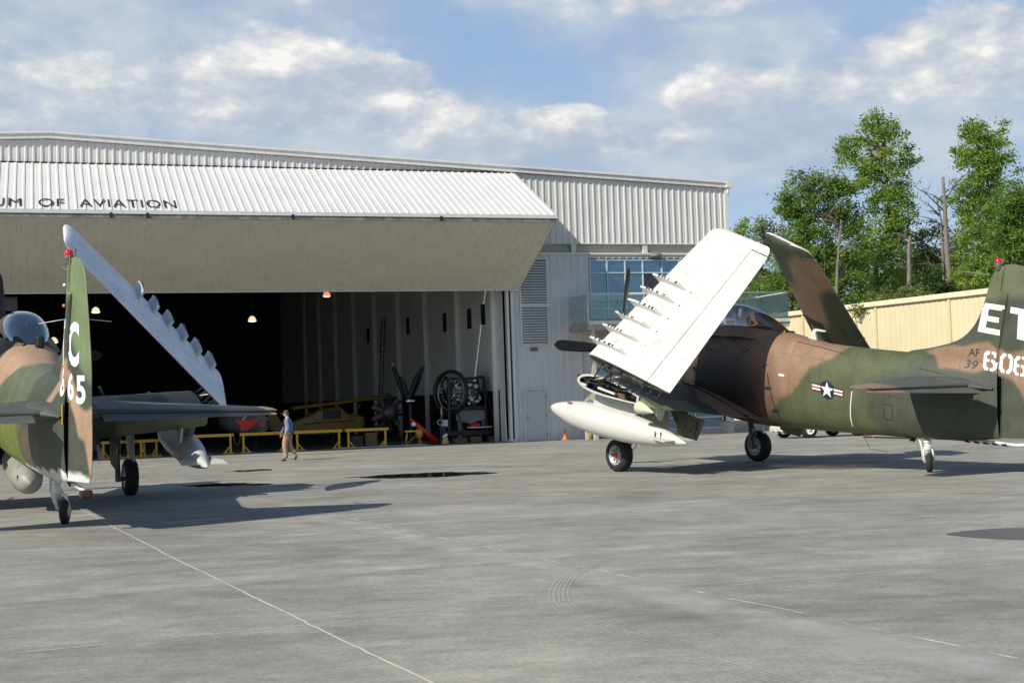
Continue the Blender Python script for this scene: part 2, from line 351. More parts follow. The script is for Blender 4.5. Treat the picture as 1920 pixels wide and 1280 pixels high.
for k in range(5):
    strip('tyre_track', smooth_path([(x + .043 * k, y + .016 * k) for x, y in tp], 2), .014 + .006 * (k % 2), M_tyre, .008 + .0005 * k, n=260, jit=.003)
def puddle(name, pts, m, dz=.005, jt=1.0):
    P = smooth_path([(x, y) for x, y in pts] + [pts[0]], 5)[:-1]; b = MB(); P = [(x + jt * .28 * mnoise.noise(Vector((x * 1.9, y * 1.9, 2))) + jt * .10 * mnoise.noise(Vector((x * 6, y * 6, 5))), y + jt * .30 * mnoise.noise(Vector((x * 1.9, y * 1.9, 7))) + jt * .12 * mnoise.noise(Vector((x * 6, y * 6, 9)))) for x, y in P]
    vs = [(x, y, gz(x, y) + dz) for x, y in P]; cx = sum(v[0] for v in vs) / len(vs); cy = sum(v[1] for v in vs) / len(vs)
    b.add([(cx, cy, gz(cx, cy) + dz)] + vs, [(0, 1 + i, 1 + (i + 1) % len(vs)) for i in range(len(vs))])
    return tag(b.build(name, m, recalc=False), kind='structure')
M_water = mat('puddle_water', (.012, .012, .012), .04, var=.1, spec=.6)
M_wet = mat('damp_concrete', (.075, .073, .07), .35, var=.2, vscale=1.5, spec=.5)
M_stain = mat('oil_stain', (.10, .085, .055), .45, var=.4, vscale=2.2)
puddle('puddle', [(-4.3, 35.5), (-3.54, 34.35), (-2.46, 33.95), (-1.2, 34.4), (-.35, 35.2), (-1.0, 35.9), (-1.9, 36.5), (-3.0, 36.3)], M_water)
puddle('puddle', [(-8.4, 34.2), (-7.7, 33.4), (-6.8, 33.0), (-5.7, 33.3), (-6.4, 34.1), (-7.2, 34.8)], M_water)
puddle('puddle', [(-8.7, 41.2), (-7.9, 40.5), (-7.0, 41.4), (-7.9, 42.2)], M_water)
puddle('puddle', [(3.0, 38.2), (3.9, 37.9), (4.6, 38.3), (3.8, 38.8)], M_wet)
puddle('puddle', [(5.15, 16.85), (5.38, 16.35), (5.85, 15.95), (6.6, 15.8), (7.2, 16.4), (7.0, 17.1), (6.2, 17.4), (5.5, 17.25)], M_wet, .005, .12)
puddle('oil_stain', [(5.5, 34.9), (6.0, 33.5), (6.5, 32.3), (7.6, 31.8), (8.6, 31.9), (8.4, 33.2), (7.6, 34.0), (6.6, 34.9)], M_stain)

# ------------------------------------------------------------------ corrugated panels
def ribbed(mb, O, U, V, N, width, height, pitch=.305, h=.035, top=None, phase=0.0, thick=.03):
    """sheet spanned by U (across ribs) and V (along ribs); ribs stick out along N; top(u)->height"""
    O = Vector(O); U = Vector(U); V = Vector(V); N = Vector(N); prof = []
    x = -phase
    while x < width + pitch:
        for dx, hh in ((0, 0), (.10, 0), (.13, h), (.19, h), (.22, 0)):
            prof.append((x + dx * pitch / .305, hh))
        x += pitch
    prof = [(min(max(a, 0), width), b) for a, b in prof]
    lo = []; hi = []; last = None
    for a, b in prof:
        if last == (a, b): continue
        last = (a, b); z = top(a) if top else height
        if z <= .005: z = .005
        lo.append(O + U * a + N * b); hi.append(O + U * a + V * z + N * b)
    mb.grid([lo, hi], smooth=False)

def wallmat(name, col, dirt=.25, rough=.5, streak=(.30, .28, .24)):
    m = bpy.data.materials.new(name); m.use_nodes = True; t = NT(m.node_tree); p = t.n['Principled BSDF']
    tcn = t.node('ShaderNodeTexCoord').outputs['Object']
    mp = t.node('ShaderNodeMapping'); mp.inputs['Scale'].default_value = (2.2, 2.2, .18); t.put(mp.inputs[0], tcn)
    st = t.noise(mp.outputs[0], 2.0, 7, .65); a = t.noise(tcn, .7, 5, .6)
    col2 = t.mix(t.mapr(a, .3, .7, 0, 1), c4([c * .94 for c in col]), c4([min(1, c * 1.05) for c in col]))
    col3 = t.mix(t.math('MULTIPLY', t.mapr(st, .45, .8, 0, 1), dirt), col2, c4(streak))
    t.put(p.inputs['Base Color'], col3); p.inputs['Roughness'].default_value = rough; p.inputs['Specular IOR Level'].default_value = .35; return m
M_clad = wallmat('white_cladding', (.64, .635, .60), .3)
M_clow = wallmat('pale_cladding', (.60, .61, .60), .25)
M_under = wallmat('tan_cladding', (.68, .655, .575), .30, streak=(.36, .30, .22))
M_dtop = wallmat('bright_white_cladding', (.66, .655, .635), .10)
M_trim = wallmat('trim_white', (.66, .66, .63), .3)
M_beige = wallmat('beige_cladding', (.66, .575, .37), .18, streak=(.45, .38, .24))
M_inwall = wallmat('interior_liner', (.72, .76, .73), .3)
M_inback = mat('dark_interior', (.045, .047, .045), .9, var=.3)  # near-black colour stands in for the unlit depth of the hangar
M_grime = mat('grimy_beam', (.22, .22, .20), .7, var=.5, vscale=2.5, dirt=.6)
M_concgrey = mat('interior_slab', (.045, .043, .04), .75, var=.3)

# ------------------------------------------------------------------ hangar
HG = thing('aircraft_hangar', (0, A0, 0), 'large white ribbed metal hangar with its folding door raised over a dark opening', 'hangar')
def hp(u, z, out=0.0): return EU * u + EN * out + Vector((0, 0, z))      # hangar local
ZV = Vector((0, 0, 1)); UL, UR, PEAK = -49.0, 10.78, -19.3
def roofz(u): return 13.12 - abs(u - PEAK) * 0.0488
b = MB(); ribbed(b, hp(UL, 11.98), EU, ZV, EN, -.0 - UL + .12, 0, top=lambda a: roofz(UL + a) - 11.98 - .22)
b.build('upper_wall', M_clad, HG)
b = MB(); ribbed(b, hp(.12, 8.80), EU, ZV, EN, UR - .12, 0, top=lambda a: roofz(.12 + a) - 8.80 - .22, phase=.1)
b.build('upper_wall', M_clad, HG)
# thin strip above the door on the right piece is covered by the ribs already; roof trim and eave gutter
b = MB()
for (ua, ub) in ((UL, PEAK), (PEAK, UR + .12)):
    for (dz, th, out) in ((-.11, .20, .10), (.03, .10, .16), (-.02, .06, .06)):
        b.span(hp(ua, roofz(ua) + dz, out), hp(ub, roofz(ub) + dz, out), .14, th)
b.build('roof_trim', M_trim, HG, bevel=.02)
b = MB(); b.box(hp(UR + .14, roofz(UR) - .08, .0), (.3, .5, .26), EU, EN); b.tube([hp(UR + .1, roofz(UR) - .2, .12), hp(UR + .1, roofz(UR) - .55, .12)], .05); b.build('gutter_end', M_trim, HG)
b = MB(); DEP = 62
for (ua, ub) in ((UL, PEAK), (PEAK, UR)):
    b.add([hp(ua, roofz(ua) - .1), hp(ub, roofz(ub) - .1), hp(ub, roofz(ub) - .1, -DEP), hp(ua, roofz(ua) - .1, -DEP)], [(0, 1, 2, 3)])
b.build('roof', M_trim, HG)
b = MB(); ribbed(b, hp(UR, 0), -EN, ZV, EU, DEP, roofz(UR) - .15); ribbed(b, hp(UL, 0, -DEP), EN, ZV, -EU, DEP, roofz(UL) - .15); ribbed(b, hp(UR, 0, -DEP), -EU, ZV, -EN, UR - UL, 0, top=lambda a: roofz(UR - a) - .15)
b.build('outer_wall', M_clad, HG)
b = MB(); b.box(hp(UR + .02, 10.2, .03), (.16, .12, 2.9), EU, EN); b.build('corner_trim', M_trim, HG)
# recessed band between cladding and lower wall
b = MB(); b.box(hp((.1 + UR) / 2 + .6, 8.56, -.22), (UR - .1 - 1.2, .05, .60), EU, EN); b.build('recess_panel', mat('recess_cream', (.42, .40, .34), .7), HG)
b = MB(); b.box(hp(5.4, 8.80, -.08), (10.7, .26, .035), EU, EN); b.box(hp(5.4, 8.34, -.02), (10.8, .24, .09), EU, EN)
for u in (1.0, 3.08, 6.6, 10.6): b.box(hp(u, 8.58, -.08), (.22, .18, .40), EU, EN)
b.build('band_trim', M_trim, HG)
# lower wall (with openings for windows)
WU0, WU1, WZ0, WZ1 = 3.78, 10.3, 5.36, 8.10
b = MB()
ribbed(b, hp(.10, 0), EU, ZV, EN, WU0 - .10, 8.30, pitch=.34, h=.028)
ribbed(b, hp(WU0, WZ1 + .02), EU, ZV, EN, UR - WU0, 8.30 - WZ1 - .02, pitch=.34, h=.04)
ribbed(b, hp(WU1 + .06, 0), EU, ZV, EN, UR - WU1 - .06, WZ1, pitch=.2, h=.028)
b.build('lower_wall', M_clow, HG)
b = MB(); b.box(hp((WU0 + WU1) / 2, 4.28, -.03), (WU1 - WU0, .06, 2.14), EU, EN); b.box(hp((WU0 + WU1) / 2, .14, -.03), (WU1 - WU0, .06, .28), EU, EN); b.build('stucco_wall', mat('cream_stucco', (.43, .41, .35), .8, dirt=.3), HG)
def window(u0, u1, z0, z1, us, zs, name='window', out=.0, split=None):
    f = MB(); fr = .055
    for u in [u0] + list(us) + [u1]: f.box(hp(u, (z0 + z1) / 2, out), (fr, .10, z1 - z0 + fr), EU, EN)
    zz = [z0] + list(zs) + [z1]
    allu = [u0] + list(us) + [u1]
    for i in range(len(allu) - 1):
        for z in zz: f.box(hp((allu[i] + allu[i + 1]) / 2, z, out - .002), (allu[i + 1] - allu[i] - fr, .09, fr), EU, EN)
    fo = f.build(name, mat('blue_grey_frame', (.50, .60, .66), .4, .1), HG, bevel=.006)
    p = MB()
    for i in range(len(allu) - 1):
        for k in range(len(zz) - 1):
            t = random.uniform(-.004, .004); p.add([hp(allu[i], zz[k], out - .02 + t), hp(allu[i + 1], zz[k], out - .02 - t), hp(allu[i + 1], zz[k + 1], out - .02 + t * .6), hp(allu[i], zz[k + 1], out - .02)], [(0, 1, 2, 3)])
    p.build('glass', M_win, fo); return fo
window(3.82, 10.2, 5.41, 8.05, (4.66, 5.55, 6.43, 7.39, 8.26, 9.2), (5.85, 6.48, 7.47), out=.0)
window(3.9, 10.2, .28, 3.24, (4.9, 5.9, 6.9, 7.9, 8.8), (.78, 2.4), out=.0)
b = MB(); b.box(hp(6.92, 6.45, -.01), (.84, .03, 2.0), EU, EN); b.build('balcony_door', mat('dark_glass_door', (.03, .03, .035), .2), HG)
# louvre
b = MB(); u0, u1, z0, z1 = .44, 1.72, 4.24, 8.10
for u in (u0, u1): b.box(hp(u, (z0 + z1) / 2, .04), (.06, .12, z1 - z0), EU, EN)
for z in (z0, z1, 6.05): b.box(hp((u0 + u1) / 2, z, .04), (u1 - u0 - .06, .12, .06 if z != 6.05 else .12), EU, EN)
lf = b.build('louvre_vent', M_trim, HG)
b = MB(); n = 32
for i in range(n):
    z = z0 + .06 + (z1 - z0 - .1) * i / n
    b.box(hp((u0 + u1) / 2, z + .03, .05), (u1 - u0 - .08, .11, .035), EU, (EN + ZV * -.75))
b.build('slats', M_trim, lf); b = MB(); b.box(hp((u0 + u1) / 2, (z0 + z1) / 2, .032), (u1 - u0 - .1, .01, z1 - z0 - .1), EU, EN); b.build('duct', mat('duct_grey', (.10, .11, .12), .7), lf)
b = MB(); b.box(hp(1.0, 4.07, .06), (.30, .10, .14), EU, EN); b.build('vent_box', mat('grey_box', (.10, .10, .10), .5), HG, bevel=.01)
# person door
b = MB(); b.box(hp(1.0, 1.13, .035), (1.0, .05, 2.20), EU, EN); dr = b.build('door', mat('grey_door', (.45, .47, .48), .45, var=.03), HG)
b = MB()
for u in (.46, 1.54): b.box(hp(u, 1.16, .04), (.07, .09, 2.33), EU, EN)
b.box(hp(1.0, 2.29, .04), (1.01, .09, .07), EU, EN); b.build('door_frame', M_clow, HG)
b = MB(); b.box(hp(.60, 1.05, .07), (.07, .025, .34), EU, EN); b.tube([hp(.60, 1.0, .10), hp(.68, 1.0, .10)], .012); b.build('handle', M_metal, dr)
for z in (.3, 1.1, 1.95): b = MB(); b.box(hp(1.49, z, .066), (.03, .02, .13), EU, EN); b.build('hinge', M_dark, dr)
# door jamb and opening frame
b = MB()
b.box(hp(-.20, 3.35, .02), (.11, .24, 6.70), EU, EN); b.box(hp(.03, 4.15, .02), (.13, .20, 8.30), EU, EN); b.build('door_jamb', M_trim, HG)
b = MB(); b.box(hp(-.085, 3.35, -.04), (.11, .06, 6.70), EU, EN); b.build('door_track', M_dark, HG)
b = MB(); b.box(hp(-.20, .06, .02), (.3, .3, .12), EU, EN); b.build('jamb_foot', M_trim, HG)
# bifold door
DW0, DW1, ZT, ZF, WF, ZB = -39.0, .33, 11.90, 9.30, 5.32, 6.72
door = bpy.data.objects.new('bifold_door', None); COL.objects.link(door); door.parent = HG
door_len = DW1 - DW0
vt = (hp(0, ZF, WF) - hp(0, ZT, .12)); Lt = vt.length; vt.normalize(); nt = EU.cross(vt).normalized(); nt = nt if nt.z > 0 else -nt
vb = (hp(0, ZF - .14, WF) - hp(0, ZB, .28)); Lb = vb.length; vb.normalize(); nb = EU.cross(vb).normalized(); nb = nb if nb.z < 0 else -nb
b = MB(); ribbed(b, hp(DW0, ZT, .12), EU, vt, nt, door_len, Lt, h=.035); up = b.build('upper_panel', M_dtop, door)
b = MB(); b.box(hp((DW0 + DW1) / 2, 0) + hp(0, ZT, .12) + vt * (Lt / 2) - nt * .06, (door_len, Lt, .05), EU, vt, nt); b.build('panel_backing', M_trim, door)
b = MB(); ribbed(b, hp(DW0, ZB, .28), EU, vb, nb, door_len - .0, Lb, h=.035); b.build('lower_panel', M_under, door)
b = MB(); b.box(hp((DW0 + DW1) / 2, 0) + hp(0, ZB, .28) + vb * (Lb / 2) - nb * .06, (door_len, Lb, .05), EU, vb, nb); b.build('panel_backing', M_under, door)
b = MB(); b.box(hp((DW0 + DW1) / 2, ZF - .05, WF + .0), (door_len, .10, .14), EU, EN); b.box(hp((DW0 + DW1) / 2, ZB - .02, .28), (door_len, .10, .05), EU, EN); b.build('edge_trim', M_trim, door)
b = MB(); b.box(hp((DW0 + DW1) / 2, ZF - .20, WF - .03), (door_len, .08, .13), EU, EN); b.build('hinge_beam', M_grime, door)
for u in (-17.2, -10.5, -4.6, -15.9): b = MB(); b.box(hp(u, ZF - .17, WF + .03), (.09, .07, .20), EU, EN); b.build('door_hinge', M_dark, door)
# black gap above door
b = MB(); b.box(hp((DW0 + DW1) / 2 - .15, ZT + .045, .05), (door_len - .3, .08, .05), EU, EN); b.build('hinge_gap', M_dark, door)
def text_mesh(body, size, bold=0.0, sx=1.0, spacing=1.0):
    cu = bpy.data.curves.new('t', 'FONT'); cu.body = body; cu.size = size; cu.offset = bold; cu.space_character = spacing; cu.resolution_u = 4
    o = bpy.data.objects.new('t', cu); COL.objects.link(o); dg = bpy.context.evaluated_depsgraph_get(); me = bpy.data.meshes.new_from_object(o.evaluated_get(dg))
    bpy.data.objects.remove(o); bpy.data.curves.remove(cu)
    for v in me.vertices: v.co.x *= sx
    return me
def xf_mesh(me, name, fn, m, parent):
    for v in me.vertices: v.co = fn(v.co)
    me.materials.clear(); me.materials.append(m); me.name = name
    o = bpy.data.objects.new(name, me); COL.objects.link(o); o.parent = parent; return o
_m = text_mesh('UM  OF  AVIATION', 1.32, .0, 1, 1.1); _w = max(v.co.x for v in _m.vertices); bpy.data.meshes.remove(_m)
me = text_mesh('MUSEUM  OF  AVIATION', 1.32, .0, 6.55 / _w, 1.1)
mx = max(v.co.x for v in me.vertices)
ox = -14.80 - mx
# lettering painted on the raised door, standing upright when the door is closed
_xs = sorted(v.co.x for v in me.vertices); _g = sorted(((b_ - a_, (a_ + b_) / 2) for a_, b_ in zip(_xs[:-1], _xs[1:])), reverse=True)[:2]; _c = sorted(q[1] for q in _g); _c = [-1e9] + _c + [1e9]
for _k in range(3):
    m2 = me.copy(); bm_ = bmesh.new(); bm_.from_mesh(m2); bmesh.ops.delete(bm_, geom=[v for v in bm_.verts if not (_c[_k] < v.co.x <= _c[_k + 1])], context='VERTS'); bm_.to_mesh(m2); bm_.free()
    xf_mesh(m2, 'sign_word', lambda c: hp(ox + c.x, ZT, .12) + vt * (Lt - .28 - c.y) + nt * .045, M_black, up)
# roof ventilator
b = MB(); c0 = hp(.55, roofz(.55), -2.5); b.lathe([(0, .16), (.34, .16), (.36, .27), (.46, .30), (.50, .22), (.52, .0)], c0, ZV, 20); b.build('roof_vent', M_metal, HG)
# interior
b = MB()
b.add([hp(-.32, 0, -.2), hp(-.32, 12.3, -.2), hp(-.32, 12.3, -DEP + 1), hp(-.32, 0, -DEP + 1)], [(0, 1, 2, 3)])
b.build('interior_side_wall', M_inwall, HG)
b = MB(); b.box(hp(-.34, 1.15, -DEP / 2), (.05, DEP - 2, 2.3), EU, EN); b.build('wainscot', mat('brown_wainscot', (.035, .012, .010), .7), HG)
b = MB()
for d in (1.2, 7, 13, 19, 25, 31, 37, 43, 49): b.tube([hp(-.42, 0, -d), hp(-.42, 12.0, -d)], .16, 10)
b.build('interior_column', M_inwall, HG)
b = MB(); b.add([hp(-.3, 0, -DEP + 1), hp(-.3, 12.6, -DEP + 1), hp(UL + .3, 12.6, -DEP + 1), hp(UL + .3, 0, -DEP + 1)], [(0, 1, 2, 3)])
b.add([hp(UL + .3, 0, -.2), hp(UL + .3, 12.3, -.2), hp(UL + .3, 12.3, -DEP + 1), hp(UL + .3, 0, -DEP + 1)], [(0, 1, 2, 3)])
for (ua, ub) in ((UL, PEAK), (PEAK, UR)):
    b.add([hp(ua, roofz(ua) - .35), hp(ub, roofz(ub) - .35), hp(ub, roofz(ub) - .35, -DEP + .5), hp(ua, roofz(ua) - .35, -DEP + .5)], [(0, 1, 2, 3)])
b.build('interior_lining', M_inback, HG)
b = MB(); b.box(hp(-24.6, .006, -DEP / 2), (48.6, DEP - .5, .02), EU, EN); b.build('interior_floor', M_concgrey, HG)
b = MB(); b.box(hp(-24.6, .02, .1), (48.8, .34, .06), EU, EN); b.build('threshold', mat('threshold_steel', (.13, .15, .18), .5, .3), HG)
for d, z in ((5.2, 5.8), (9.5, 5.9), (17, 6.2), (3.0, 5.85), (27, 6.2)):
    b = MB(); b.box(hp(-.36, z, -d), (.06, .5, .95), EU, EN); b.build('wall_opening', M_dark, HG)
b = MB(); b.box(hp(-21.4, 6.35, -.6), (1.6, .1, .55), EU, EN); b.build('wall_board', mat('grey_board', (.09, .09, .09), .8), HG)
b = MB(); b.box(hp(UR + 0, 0), (0.01, .01, .01))
# balcony
b = MB(); BZ = 5.05; BL, BR, BO = 2.73, 12.6, 2.3
b.box(hp((BL + BR) / 2, BZ - .14, BO / 2 + .05), (BR - BL, BO - .1, .26), EU, EN); b.build('balcony_deck', mat('cream_deck', (.40, .37, .31), .7, dirt=.6), HG)
b = MB(); b.box(hp((BL + BR) / 2 + .02, BZ + .03, BO + .03), (BR - BL, .06, .15), EU, EN)
b.tube([hp(BL, BZ + 1.30, BO), hp(BR, BZ + 1.30, BO)], .025); b.tube([hp(BR, BZ + 1.30, BO), hp(BR, BZ + 1.30, -6)], .025); b.tube([hp(BL, BZ + 1.29, BO), hp(BL, BZ + 1.29, .1)], .015)
b.tube([hp(BL, BZ, BO), hp(BL, BZ + 1.3, BO)], .025)
b.build('balcony_rail', M_trim, HG)
for i in range(7):
    ua, ub = BL + (BR - BL) * i / 7 + .02, BL + (BR - BL) * (i + 1) / 7 - .02
    b = MB(); b.box(hp((ua + ub) / 2, BZ + .68, BO), (ub - ua, .012, 1.20), EU, EN); b.build('balcony_glass', M_rail, HG)
b = MB(); b.box(hp(BL, BZ + .68, BO / 2 + .05), (.012, BO - .15, 1.2), EU, EN); b.build('balcony_glass', mat('frosted_glass', (.34, .46, .46), .25, var=.1), HG)
b = MB(); b.box(hp(BR, BZ + .68, -1.8), (.012, 8, 1.2), EU, EN); b.build('balcony_glass', M_rail, HG)
b = MB(); b.box(hp((UR + BR) / 2 + .1, BZ - .14, -3), (BR - UR, 6, .24), EU, EN); b.box(hp(BR + .06, BZ - .03, -1.8), (.08, 8, .2), EU, EN); b.build('side_deck', mat('grey_deck', (.25, .27, .30), .6), HG)
for (u, o_) in ((BL + .35, .9), (BL + .25, BO - .15), (7.2, BO - .15), (12.1, BO - .15), (12.4, -4)):
    b = MB(); b.box(hp(u, (BZ - .27) / 2, o_), (.17, .17, BZ - .27), EU, EN); b.build('balcony_post', mat('cream_post', (.48, .46, .40), .6, dirt=.5), HG)
# lamp over windows
b = MB(); b.lathe([(0, .0), (.02, .28), (.12, .30), (.20, .24), (.26, .12), (.27, 0)], hp(7.05, 8.14, .16), ZV, 20); b.build('wall_lamp', mat('grey_lamp', (.16, .16, .16), .5), HG)

# ------------------------------------------------------------------ hanging lamps in the hangar
def lamp(u, z, d, warm, label, em, top=12.2):
    t = thing('hanging_lamp', FW(u, z, -d), label, 'lamp', 'lamps hanging inside the dark hangar')
    b = MB(); b.lathe([(0, .19), (.02, .20), (.18, .14), (.24, .07), (.26, 0)], (0, 0, 0), ZV, 18); b.build('lamp_shade', mat('lit_shade_%s' % warm, (.5, .3, .2) if warm else (.7, .65, .5), .4, emit=(1, .35, .15) if warm else (1, .85, .55), estr=em * .8), t)
    b = MB(); b.tube([(0, 0, .3), (0, 0, top - z)], .015, 6); b.build('cord', M_dark, t)
    b = MB(); b.lathe([(-.03, 0), (-.02, .12), (.02, .16), (.04, 0)], (0, 0, 0), ZV, 14); b.build('bulb', mat('bulb_%s' % warm, (1, .9, .7), .3, emit=(1, .75, .45) if warm else (1, .9, .65), estr=3.0), t)
    return t
lamp(-17.35, 6.5, 8, 0, 'cream lamp hanging inside the hangar, right beside the folded wing of the rear facing aircraft', 1.0)
lamp(-10.25, 6.0, 8, 0, 'cream lamp hanging alone inside the hangar, right of the leaning folded wing', 1.0)
lamp(-6.65, 7.15, 8, 1, 'orange glowing lamp hanging just below the raised hangar door', 1.0)
lamp(-19.2, 5.15, 8, 0, 'small cream lamp low between the blue canopy and the tail fin', 1.0)
lamp(-18.5, 5.35, 9, 1, 'small reddish lamp just left of the tail fin lettered TC', .25)

# ------------------------------------------------------------------ aircraft
POSE = {'L': (-10.74, 29.87, 24.73), 'R': (4.436, 35.20, 35.74)}
def pixray(u, v):
    u -= 960; v -= 640; x = u * _cr - v * _sr; y = u * _sr + v * _cr
    d = Vector((x, CF, -y)); c, s_ = math.cos(CPITCH), math.sin(CPITCH)
    return Vector((d.x, d.y * c - d.z * s_, d.y * s_ + d.z * c)) / CF
TILT = {'L': (-.041, -.0115, -.0104), 'R': (-.0447, -.022, -.0127)}     # height, nose-up and bank of each parked aircraft
def plane_matrix(k):
    X, Y, yaw = POSE[k]; t = TILT[k]; yaw = R(yaw); F = Vector((-math.sin(yaw), math.cos(yaw), 0)); Rt = Vector((math.cos(yaw), math.sin(yaw), 0))
    A = (-F + ZV * t[1]).normalized(); Rt = Rt + ZV * t[2]; Rt = (Rt - A * A.dot(Rt)).normalized(); F = -A; U = Rt.cross(F); O = Vector((X, Y, t[0] - 3 * t[1]))
    return Matrix(((Rt.x, F.x, U.x, O.x), (Rt.y, F.y, U.y, O.y), (Rt.z, F.z, U.z, O.z), (0, 0, 0, 1)))
PM = {k: plane_matrix(k) for k in POSE}; PMI = {k: PM[k].inverted() for k in POSE}
# tilt actually measured in the photograph, used when pixels are turned into aircraft stations
def L3(a, b, z): return Vector((b, -a, z))
def onb(k, u, v, b):
    o = PMI[k] @ Vector((0, 0, CH)); d = PMI[k].to_3x3() @ pixray(u, v); t = (b - o.x) / d.x; P = o + d * t; return (-P.y, P.z)
def hermite(xs, ys, x):
    xs = np.array(xs, float); ys = np.array(ys, float); d = np.diff(ys) / np.diff(xs); m = np.zeros_like(ys); m[0] = d[0]; m[-1] = d[-1]
    for i in range(1, len(ys) - 1): m[i] = 0 if d[i - 1] * d[i] <= 0 else 2 * d[i - 1] * d[i] / (d[i - 1] + d[i])
    x = min(max(x, xs[0]), xs[-1]); i = min(max(int(np.searchsorted(xs, x) - 1), 0), len(xs) - 2); h = xs[i + 1] - xs[i]; t = (x - xs[i]) / h
    return float((2 * t**3 - 3 * t**2 + 1) * ys[i] + (t**3 - 2 * t**2 + t) * h * m[i] + (-2 * t**3 + 3 * t**2) * ys[i + 1] + (t**3 - t**2) * h * m[i + 1])
TAN = (.262, .166, .106); TAN2 = (.38, .25, .16); GRN = (.085, .100, .047); DGR = (.060, .070, .048); OLV = (.15, .18, .085); GRY = (.080, .090, .075); BRN = (.10, .085, .055)
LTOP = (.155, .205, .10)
def sdist(P, poly):
    P = np.asarray(P, float); V = np.asarray(poly, float); n = len(V); d = np.full(len(P), 1e9); ins = np.zeros(len(P), bool)
    for i in range(n):
        a, b2 = V[i], V[(i + 1) % n]; e = b2 - a; w_ = P - a; t = np.clip((w_ @ e) / max(1e-12, e @ e), 0, 1); q = w_ - t[:, None] * e; d = np.minimum(d, np.hypot(q[:, 0], q[:, 1]))
        c1 = (a[1] <= P[:, 1]) != (b2[1] <= P[:, 1]); xx = a[0] + (P[:, 1] - a[1]) / (b2[1] - a[1] + 1e-12) * e[0]; ins ^= c1 & (P[:, 0] < xx)
    return np.where(ins, d, -d)
def paint(o, uvfn, base, regions, soft=.035, jitter=.05):
    n = len(o.data.vertices); co = np.zeros(n * 3); o.data.vertices.foreach_get('co', co); co = co.reshape(-1, 3)
    UV = uvfn(co)
    jx = np.array([mnoise.noise(Vector(c * 1.7)) + .5 * mnoise.noise(Vector(c * 5)) for c in co]); jy = np.array([mnoise.noise(Vector(c * 1.7 + 9.1)) + .5 * mnoise.noise(Vector(c * 5 + 4)) for c in co])
    UVj = UV + np.stack([jx, jy], 1) * jitter
    col = np.tile(np.array(base, float), (n, 1)) if not callable(base) else base(UVj, co)
    for reg in regions:
        poly, c = reg[0], reg[1]; sf = reg[2] if len(reg) > 2 else soft
        k = np.clip(sdist(UVj if sf >= soft * .9 else UV, poly) / sf * .5 + .5, 0, 1)[:, None]; a_ = reg[3] if len(reg) > 3 else 1.0
        col = col * (1 - k * a_) + np.array(c) * k * a_
    at = o.data.attributes.new('paint', 'FLOAT_COLOR', 'POINT'); at.data.foreach_set('color', np.concatenate([col, np.ones((n, 1))], 1).ravel().astype(np.float32))
def az_uv(co): return np.stack([-co[:, 1], co[:, 2]], 1)
def pxpoly(k, pts, b): return [onb(k, u, v, b) for u, v in pts]

ST = [(-2.62, 3.60, 2.32, .60), (-2.50, 3.70, 2.22, .68), (-2.0, 3.74, 2.10, .75), (-1.2, 3.68, 1.90, .77), (-.4, 3.60, 1.68, .79), (.6, 3.50, 1.42, .80), (1.4, 3.42, 1.26, .80), (2.2, 3.36, 1.12, .78), (2.8, 3.31, 1.05, .765), (3.4, 3.23, 1.01, .74), (4.05, 3.07, .98, .70),
      (4.68, 2.93, .95, .655), (5.9, 2.78, .90, .555), (6.75, 2.69, .865, .47), (7.4, 2.62, .84, .385), (8.1, 2.54, .83, .27), (8.6, 2.48, .85, .17), (9.02, 2.44, .89, .09)]
def fus(a):
    A = [s[0] for s in ST]; return hermite(A, [s[1] for s in ST], a), hermite(A, [s[2] for s in ST], a), hermite(A, [s[3] for s in ST], a)
def fus_ring(a, n=96, grow=0.0):
    zt, zb, hw = fus(a); zc = (zt + zb) / 2; hh = (zt - zb) / 2; e = 2.05 + .45 * min(1, max(0, (a + 2.2) / 2.0)); out = []
    for k in range(n):
        th = 2 * math.pi * k / n; c, s_ = math.cos(th), math.sin(th)
        x = (hw + grow) * math.copysign(abs(c) ** (2 / e), c); z = zc + (hh + grow) * math.copysign(abs(s_) ** (2 / e), s_)
        if s_ > 0: x *= 1 - .20 * min(1, max(0, (a - 2.5) / 2)) * s_ ** 2
        out.append(L3(a, x, z))
    return out
def airfoil(c0, c1, t, n=18, camber=.02):
    yt = lambda c: 5 * t * (.2969 * math.sqrt(c) - .126 * c - .3516 * c * c + .2843 * c**3 - .1036 * c**4)
    cm = lambda c: camber * 4 * c * (1 - c)
    cs = [c0 + (c1 - c0) * (.5 - .5 * math.cos(math.pi * i / n)) for i in range(n + 1)]
    up = [(c, cm(c) + max(yt(c), .0015)) for c in cs]; lo = [(c, cm(c) - max(yt(c), .0015)) for c in reversed(cs)]
    return up + lo
